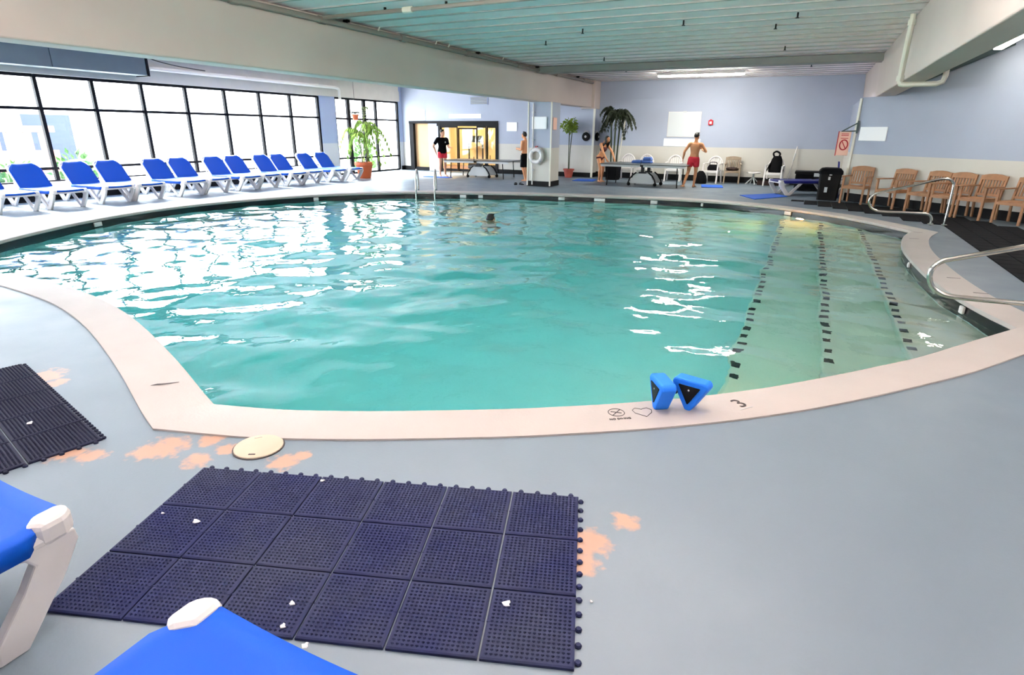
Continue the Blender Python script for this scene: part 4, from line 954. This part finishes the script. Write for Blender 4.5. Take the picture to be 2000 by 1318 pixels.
for k in range(3): frond(t, Vector((.08, .05, 1.9)), 1.2+k*.5, .2, .6, .1, 'leafmid', 10, .2, .028, .3)
t = thing('potted_tree', 'slim potted tree with a round leafy crown in front of the wall by the corner', 'plant', (-8.22, 21.72, 0))
pot(t, .2, .32, 'terracottadark')
for s in (-1, 1): MB().tube(smooth_path([(s*.015, 0, .28), (s*.02, .01*s, .9), (s*.06+.03, 0, 1.72)]), .017, 6).build('trunk', 'stemdark', t, smooth=True)
rnd = random.Random(5)
for c in range(9):
    b = MB(); cz = Vector((rnd.uniform(-.2, .22), rnd.uniform(-.2, .2), rnd.uniform(1.72, 2.02)))
    for k in range(48):
        d = Vector((rnd.gauss(0, 1), rnd.gauss(0, 1), rnd.gauss(0, .9))).normalized(); leafquad(b, cz+d*rnd.uniform(.04, .15), d+Vector((0, 0, rnd.uniform(-.5, .5))), Vector((0, 0, 1)).cross(d)+Vector((.1, 0, .5)), .11, .028)
    b.build('leaf_cluster', 'leafmid', t)
t = thing('corner_palm', 'tall palm with a dark drooping crown in the recess behind the girl', 'plant', (-6.42, 21.55, 0))
MB().loft([[(x*k, y*k, z) for x, y in [(-.24, -.24), (.24, -.24), (.24, .24), (-.24, .24)]] for z, k in [(0, .85), (.5, 1), (.52, 1.06), (.56, 1.06)]]).build('planter', 'clothblack', t, bevel=.01)
MB().bb(-.22, .22, -.22, .22, .5, .54).build('soil', 'soil', t)
for x, y, tx, m_ in [(-.1, 0, -.08, 'stemdark'), (.08, .05, .06, 'stemdark'), (.02, -.1, .0, 'stemdark'), (.16, -.02, .18, 'fascia')]:
    MB().tube(smooth_path([(x, y, .5), (x+tx*.4, y, 1.2), (x+tx, y, 2.15)]), .03, 7).build('trunk', m_, t, smooth=True)
for k in range(26):
    az = k*2.4; r_ = .15*(k % 3); frond(t, Vector((.03+.1*math.cos(az), .1*math.sin(az), 2.1+.04*(k % 5))), az, random.uniform(.42, .68), random.uniform(.18, .5), random.uniform(.25, .75), 'leafdark', 11, .27, .035, .7, stem='stemdark')
for k in range(3): frond(t, Vector((.12, -.05, 2.0)), -.3+.5*k, .28, .05, .55, 'leafdark', 9, .2, .03, 1.1, stem='stemdark')
t = thing('hanging_planter', 'small clay planter with a dark plant hanging at the left of the far window', 'plant', (-15.75, 18.62, 2.0))
pot(t, .13, .2, 'terracotta')
for k in range(3): a = k*2.1; MB().tube([(.12*math.cos(a), .12*math.sin(a), .2), (0, 0, .62)], .005, 5).build('hanger_wire', 'ink', t)
MB().tube([(0, 0, .6), (0, 0, 1.42)], .006, 5).build('hanger_hook', 'ink', t)
for k in range(8): frond(t, Vector((0, 0, .2)), k*.8, .2, .16, .1, 'leafdark', 7, .12, .02, .3, stem='stemdark')

# ---------------------------------------------------------------- outside the windows
struct('ground_outside', MB().bb(-60, XL-.26, -40, 60, -.4, -.25), 'paving')
def house(label, x, y0, y1, H, items):
    t = thing('apartment_house', label, 'building', (x, 0, -.3)); MB().bb(-8, 0, y0, y1, 0, H).build('house_wall', 'extwall', t)
    MB().bb(-8.3, .3, y0-.3, y1+.3, H, H+.3).build('roof', 'extwall', t)
    for a, c, z0, z1, m in items:
        w = MB().bb(-.05, .04, a, c, z0, z1).build('window', m, t); MB().bb(.02, .1, a-.1, c+.1, z0-.12, z0).build('window_sill', 'extwall', w)
    return t
h = house('white house with a balcony and dark garage opening seen through the left panes', -38, 8, 21.5, 6.6, [(14.0, 17.2, .0, 2.7, 'extshade'), (18.2, 20.6, .1, 2.6, 'extshade'), (13.6, 16.6, 4.2, 6.2, 'extshade'), (17.6, 18.8, 4.9, 6.0, 'extshade'), (8.6, 13.2, 1.2, 2.6, 'extshade')])
MB().bb(0, 1.6, 12, 18, 2.9, 3.1).build('balcony_slab', 'extwall', h)
for k in range(19): MB().bb(1.5, 1.57, 12.1+k*.32, 12.17+k*.32, 3.1, 4.0).build('baluster', 'extwall', h)
MB().bb(1.48, 1.6, 12, 18, 4.0, 4.1).build('balcony_rail', 'extwall', h)
house('white house farther along, seen faintly through the middle panes', -40, 24, 44, 6.2, [(27.0, 29.5, .3, 3.2, 'paving'), (32, 35, .3, 3.2, 'paving'), (38, 40.5, .3, 3.2, 'paving')])
house('pale house seen through the far window by the potted plant', -42, 48, 62, 6, [(50, 52, .5, 3, 'paving'), (55, 58, .5, 3, 'paving')])
f = thing('brick_fence', 'pale red fence with upright openings outside at the far left', 'fence', (-30, 0, -.3))
MB().bb(-.1, .1, 4, 15.5, 0, 1.0).build('fence_base', 'extbrick', f); MB().bb(-.1, .1, 4, 15.5, 1.75, 2.0).build('fence_cap', 'extbrick', f)
for k in range(19): MB().bb(-.08, .08, 4.1+k*.6, 4.38+k*.6, 1.0, 1.75).build('fence_post', 'extbrick', f)
def shrub(label, x, y, w, hh, grp='shrubs outside the windows'):
    t = thing('garden_shrub', label, 'shrub', (x, y, -.25), 0, grp); rnd = random.Random(int(y*10)); b = MB()
    for k in range(420):
        d = Vector((rnd.gauss(0, 1), rnd.gauss(0, 1), abs(rnd.gauss(0, 1)))).normalized(); p = Vector((d.x*w*rnd.uniform(.5, 1), d.y*w*rnd.uniform(.5, 1), d.z*hh*rnd.uniform(.4, 1)))
        leafquad(b, p, d+Vector((0, 0, rnd.uniform(-.3, .8))), Vector((d.y, -d.x, .3)), .2, .05)
    b.build('foliage', 'hedge', t); MB().tube([(0, 0, 0), (0, 0, hh*.5)], .04).build('trunk', 'stem', t)
for i, (x, y, w, hh) in enumerate([(-18.6, 6.9, .7, .95), (-18.8, 8.6, .7, 1.0), (-19.2, 10.3, .7, 1.25), (-18.3, 12.4, .5, .8), (-21, 25.2, .6, 1.7)]):
    shrub(['green shrub outside the leftmost panes', 'green shrub outside, behind the first whole lounger', 'green shrub outside in front of the garage opening', 'green shrub outside behind the second pair of loungers', 'green shrub outside the far window by the potted plant'][i], x, y, w, hh)

# ---------------------------------------------------------------- people
def rotx(a): return Matrix.Rotation(a, 3, 'X')
def limb(b, pts, rads, n=10):
    b.tube(smooth_path(pts, 4), [r for i in range(len(rads)-1) for r in [rads[i]+(rads[i+1]-rads[i])*k/4 for k in range(4)]]+[rads[-1]], n)
def hand(b, wrist, dirn, palmn, curl, side):
    d = dirn.normalized(); nrm = (palmn-d*palmn.dot(d)).normalized(); s = d.cross(nrm)*side
    R = Matrix((s, d, nrm)).transposed(); c = wrist+d*.045
    b.ell(c, (.04, .055, .016), 12, 8, R)
    for k, (off, L) in enumerate([(-.030, .062), (-.010, .072), (.010, .068), (.029, .055)]):
        p = wrist+d*.085+s*off; q = p+d*L*.5+nrm*(L*.25*curl); e = q+d*(L*.5*(1-.6*curl))+nrm*(L*.5*curl)
        b.tube([wrist+d*.04+s*off*.7, p, q, e], [.0095, .0095, .009, .007], 6)
    p = wrist+d*.03-s*.03; b.tube([wrist+d*.015-s*.01, p-s*.012, p-s*.03+d*.028+nrm*.012, p-s*.03+d*.055+nrm*.022], [.012, .012, .0105, .008], 6)
def remesh(b, vox, m, name, parent, smooth_it=4):
    me = bpy.data.meshes.new(name); me.from_pydata(b.v, [], b.f); bmm = bmesh.new(); bmm.from_mesh(me); bmesh.ops.recalc_face_normals(bmm, faces=bmm.faces); bmm.to_mesh(me); bmm.free()
    o = bpy.data.objects.new(name, me); COL.objects.link(o)
    r = o.modifiers.new('r', 'REMESH'); r.mode = 'VOXEL'; r.voxel_size = vox
    s = o.modifiers.new('s', 'SMOOTH'); s.iterations = smooth_it; s.factor = .5
    bpy.context.view_layer.update()
    m2 = bpy.data.meshes.new_from_object(o.evaluated_get(bpy.context.evaluated_depsgraph_get())); o.modifiers.clear(); o.data = m2; bpy.data.meshes.remove(me)
    m2.materials.clear(); m2.materials.append(M[m]); m2.polygons.foreach_set('use_smooth', [True]*len(m2.polygons)); o.parent = parent; return o
def person(label, loc, rz, H, skin, pose, clothes, hairkind='short', female=False):
    """Standing figure facing +y; lengths are fractions of a 1.75 m body scaled by H/1.75."""
    k = H/1.75; t = thing('person', label, 'person', loc, rz); t.scale = (k, k, k)
    hip = Vector(pose.get('pelvis', (0, 0, .93))); lean = pose.get('lean', (0, 0)); twist = pose.get('twist', 0)
    RL = Matrix.Rotation(twist, 3, 'Z') @ Matrix.Rotation(lean[1], 3, 'Y') @ Matrix.Rotation(-lean[0], 3, 'X')
    def T(x, y, z): return hip+RL @ (Vector((x, y, z))-Vector((0, 0, .93)))
    sw = .185 if not female else .16
    tor = [(.82, .10, .09, .0), (.88, .155, .105, -.005), (.94, .165, .11, -.01), (1.0, .155, .10, -.002), (1.08, .135, .09, .008), (1.16, .14, .095, .01), (1.26, .165, .108, .008), (1.34, .175, .105, .0), (1.40, .155, .088, -.008), (1.44, .10, .065, -.012), (1.475, .062, .058, -.008), (1.53, .055, .058, .004), (1.56, .05, .056, .012)]
    def ring(z, rx, ry, yo, g=0, n=20): return [T((rx+g)*math.cos(2*PI*j/n), yo+(ry+g)*math.sin(2*PI*j/n), z) for j in range(n)]
    if female: tor = [(z, rx*(.86 if z > 1.02 else .98)*(.92 if 1.02 < z < 1.2 else 1), ry*.92+(.022 if 1.2 < z < 1.32 else 0), yo+(.015 if 1.2 < z < 1.32 else 0)) for z, rx, ry, yo in tor]
    b = MB(); b.loft([ring(*q) for q in tor])
    # head: turned on the neck
    hc = T(*pose.get('head', (0, .03, 1.645))); HR = RL @ Matrix.Rotation(pose.get('turn', 0), 3, 'Z') @ Matrix.Rotation(-pose.get('nod', 0), 3, 'X')
    def Hd(x, y, z): return hc+HR @ Vector((x, y, z))
    b.ell(hc, (.074, .094, .108), 18, 12, HR); b.ell(Hd(0, .03, -.055), (.055, .06, .062), 14, 10, HR)
    b.ell(Hd(0, .062, -.102), (.024, .02, .018), 10, 6, HR)
    b.tube([Hd(0, .09, .02), Hd(0, .113, -.02), Hd(0, .104, -.032)], [.009, .015, .012], 8)
    b.ell(Hd(0, .09, -.06), (.027, .011, .006), 10, 6, HR); b.ell(Hd(0, .089, -.072), (.022, .011, .006), 10, 6, HR)
    for s in (-1, 1): b.ell(Hd(s*.076, -.005, -.005), (.012, .02, .032), 10, 6, HR); b.ell(Hd(s*.03, .083, .028), (.022, .01, .006), 8, 6, HR)
    b.tube([T(0, -.008, 1.47), Hd(0, -.012, -.07)], [.056, .052], 12)
    J = {}
    for s, key in ((-1, 'L'), (1, 'R')):
        sh = T(s*sw, -.008, 1.40); el, wr, hd, pn, cu = pose['arm'+key]
        el, wr = Vector(el), Vector(wr); J['sh'+key], J['el'+key], J['wr'+key] = sh, el, wr
        limb(b, [T(s*.10, -.005, 1.40), sh, sh.lerp(el, .45), el, el.lerp(wr, .35), wr, wr+Vector(hd).normalized()*.03], [.062, .062, .05, .041, .043, .028, .026])
        hand(b, wr, Vector(hd), Vector(pn), cu, s)
        kn, an, toe = (Vector(q) for q in pose['leg'+key]); h0 = hip+RL @ Vector((s*.092, 0, -.02)); J['hip'+key], J['kn'+key], J['an'+key] = h0, kn, an
        limb(b, [h0+Vector((0, 0, .06)), h0-Vector((0, 0, .03)), h0.lerp(kn, .5), kn, kn.lerp(an, .3)+Vector((0, -.012, 0)), kn.lerp(an, .7), an], [.085, .09, .074, .053, .056, .041, .036])
        f = (toe-an); f.z = 0; f.normalize(); sd = f.cross(Vector((0, 0, 1))); foot = Vector((an.x, an.y, an.z-.055))
        b.loft([[foot+f*y+sd*(w*math.cos(q))+Vector((0, 0, z0+hh*max(-.2, math.sin(q)))) for q in [2*PI*i/12 for i in range(12)]] for y, w, hh, z0 in [(-.075, .018, .03, .0), (-.06, .034, .05, .0), (-.01, .038, .07, .0), (.05, .041, .055, .0), (.11, .047, .035, -.004), (.15, .046, .026, -.008), (.175, .03, .018, -.01)]])
    body = remesh(b, .0085, skin, 'body', t)
    body['label'] = 'bare skin of the body, face and hands'
    for s in (-1, 1): MB().ell(Hd(s*.03, .083, .012), (.011, .008, .007), 10, 6, HR).build('eye', 'eye', t, smooth='all')
    # hair
    hb = MB()
    if hairkind == 'short':
        hb.ell(Hd(0, -.014, .022), (.083, .098, .1), 16, 12, HR); hv = hb.v
        hb.v = [tuple(Vector(p) if (HR.transposed() @ (Vector(p)-hc)).z > (.045 if (HR.transposed() @ (Vector(p)-hc)).y > .03 else -.045) else hc+(Vector(p)-hc)*.82) for p in hv]
        for q in range(14): a = q*.45; hb.tube([Hd(.05*math.cos(a), .05*math.sin(a), .1), Hd(.06*math.cos(a)+.01, .07*math.sin(a)+.02, .128)], [.018, .004], 6)
    else:
        hb.ell(Hd(0, -.016, .02), (.088, .1, .105), 16, 12, HR)
        hb.v = [tuple(Vector(p) if (HR.transposed() @ (Vector(p)-hc)).z > (.04 if (HR.transposed() @ (Vector(p)-hc)).y > .03 else -.2) else hc+(Vector(p)-hc)*.8) for p in hb.v]
        for q in range(11):
            a = -PI*1.05+q*PI*1.1/10; x, y = .072*math.cos(a), .075*math.sin(a)-.01
            e = T(x*2.0, y*1.2+.03, 1.22+.04*math.sin(q*2)); hb.tube(smooth_path([Hd(x*.6, y*.6, .09), Hd(x*1.1, y*1.1, .0), Hd(x*1.25, y*1.2, -.12), e], 4), [.02]*4+[.026]*4+[.026]*4+[.008], 7)
    remesh(hb, .009, 'hair', 'hair', t, 2)
    for c in clothes:
        cb = MB()
        if c['kind'] == 'shirt':
            cb.loft([ring(z, rx, ry, yo, .017+(.01 if z < 1.1 else 0)) for z, rx, ry, yo in tor if .86 < z < 1.45]); cb.loft([ring(1.43, .1, .07, -.01, .01), ring(1.47, .066, .064, -.008, .01)])
            for key in 'LR': s, e = J['sh'+key], J['el'+key]; limb(cb, [s.lerp(T(0, 0, 1.38), .4), s, s.lerp(e, .4), s.lerp(e, .72)], [.075, .078, .068, .066])
        elif c['kind'] == 'shorts':
            cb.loft([ring(z, rx, ry, yo, .014) for z, rx, ry, yo in tor if z < c.get('top', 1.02)]+([] ))
            for key in 'LR':
                h0, kn = J['hip'+key], J['kn'+key]; e = h0.lerp(kn, c['len']); limb(cb, [h0+Vector((0, 0, .03)), h0.lerp(e, .35), h0.lerp(e, .75), e], [.098, .103, .1, .098])
        elif c['kind'] == 'band':
            cb.loft([ring(z, rx, ry, yo, .009) for z, rx, ry, yo in tor if c['z'][0] <= z <= c['z'][1]])
        o = remesh(cb, .012, c['mat'], c['name'], t, 6); o['label'] = c['label']
    for c in clothes:
        if c.get('badge'): MB().ell(T(-.08, .125, 1.3), (.026, .006, .03), 12, 6, RL).build('badge', 'greyplastic', t)
    return t
def stand(dx=.0, dy=.0, w=.1): return {'legL': ((-w, .02, .49), (-w-.01+dx, -.02+dy, .075), (-w-.03, .12, 0)), 'legR': ((w, .02, .49), (w+.01, -.02, .075), (w+.04, .12, 0))}
# man in the black shirt by the left table, one arm held out
pose = dict(stand(w=.1), head=(.0, .03, 1.645), turn=.35, lean=(.04, 0),
  armL=((-.33, -.06, 1.14), (-.27, .03, .93), (.3, .3, -1), (1, 0, 0), .5), armR=((.27, -.04, 1.12), (.22, .24, 1.05), (-.1, 1, .05), (-1, 0, 0), .7))
pose['armL'], pose['armR'] = ((-.25, .06, 1.12), (-.20, .33, 1.1), (.15, 1, .05), (0, 0, -1), .5), ((.34, -.07, 1.15), (.27, .0, .92), (-.2, .2, -1), (-1, 0, 0), .5)
person('person in a black polo shirt and red shorts standing by the glass doors', (-12.5, 19.55, 0), math.radians(-125), 1.68, 'skinA', pose,
  [dict(kind='shirt', mat='clothblack', name='polo_shirt', label='black polo shirt with a small pale chest badge', badge=True), dict(kind='shorts', len=.5, mat='clothred', name='shorts', label='red shorts')])
# shirtless man in black shorts, side view
pose = dict(stand(dx=.0, dy=-.1, w=.09), head=(0, .05, 1.645), nod=-.2, lean=(-.02, 0),
  armL=((-.24, -.02, 1.14), (-.13, .27, 1.16), (.5, .8, .2), (1, -.3, 0), .8), armR=((.24, -.02, 1.14), (.12, .27, 1.14), (-.5, .8, .2), (-1, -.3, 0), .8))
person('shirtless person in long black shorts standing beside the column', (-8.98, 19.35, 0), math.radians(78), 1.62, 'skinB', pose,
  [dict(kind='shorts', len=.98, mat='clothblack', name='shorts', label='long black swim shorts')])
# shirtless man in red shorts seen from behind
pose = {'head': (0, .03, 1.645), 'turn': -.5, 'pelvis': (0, 0, .915), 'lean': (-.02, .03),
  'armL': ((-.32, -.02, 1.15), (-.36, .12, .92), (-.1, .5, -.8), (1, 0, 0), .5), 'armR': ((.36, -.03, 1.16), (.24, .22, 1.2), (-.3, .7, .4), (-1, 0, 0), .8),
  'legL': ((-.14, -.02, .49), (-.23, -.34, .09), (-.3, -.2, 0)), 'legR': ((.1, .05, .49), (.08, .0, .075), (.12, .15, 0))}
person('shirtless person in red shorts seen from behind at the right table', (-3.32, 19.95, 0), math.radians(6), 1.66, 'skinB', pose,
  [dict(kind='shorts', len=.58, mat='clothred', name='shorts', label='red swim shorts')])
# girl with long hair leaning on the end of the right table
pose = {'head': (.0, .09, 1.64), 'turn': -.1, 'nod': -.45, 'lean': (.34, 0), 'pelvis': (0, -.06, .92),
  'armL': ((-.24, .30, 1.1), (-.2, .46, .86), (.1, .6, -.7), (1, 0, 0), .4), 'armR': ((.24, .30, 1.1), (.2, .46, .86), (-.1, .6, -.7), (-1, 0, 0), .4),
  'legL': ((-.09, .02, .48), (-.09, -.05, .075), (-.1, .1, 0)), 'legR': ((.09, .04, .48), (.1, .02, .075), (.12, .2, 0))}
person('girl with long dark hair in swimwear leaning over the end of the right table', (-6.48, 20.3, 0), math.radians(-118), 1.6, 'skinB', pose,
  [dict(kind='band', z=(1.16, 1.34), mat='clothmaroon', name='swim_top', label='dark maroon swim top'), dict(kind='shorts', len=.1, top=.96, mat='clothmaroon', name='swim_bottom', label='dark maroon swim bottom')], 'long', True)
# swimmer: only the head shows
pose = {'head': (0, .03, 1.645), 'turn': -.4, 'lean': (.12, 0),
  'armL': ((-.34, .06, 1.17), (-.36, .3, 1.1), (-.3, .8, .0), (0, 0, -1), .2), 'armR': ((.34, .06, 1.17), (.36, .3, 1.1), (.3, .8, .0), (0, 0, -1), .2),
  'legL': ((-.14, .3, .66), (-.12, .1, .28), (-.12, .2, .2)), 'legR': ((.14, .25, .62), (.12, -.05, .26), (.12, .1, .2))}
person('swimmer in the middle of the pool, only the dark-haired head above water', (-5.97, 11.1, -1.885), math.radians(10), 1.85, 'skinA', pose,
  [dict(kind='shorts', len=.6, mat='clothblack', name='shorts', label='dark swim shorts')])
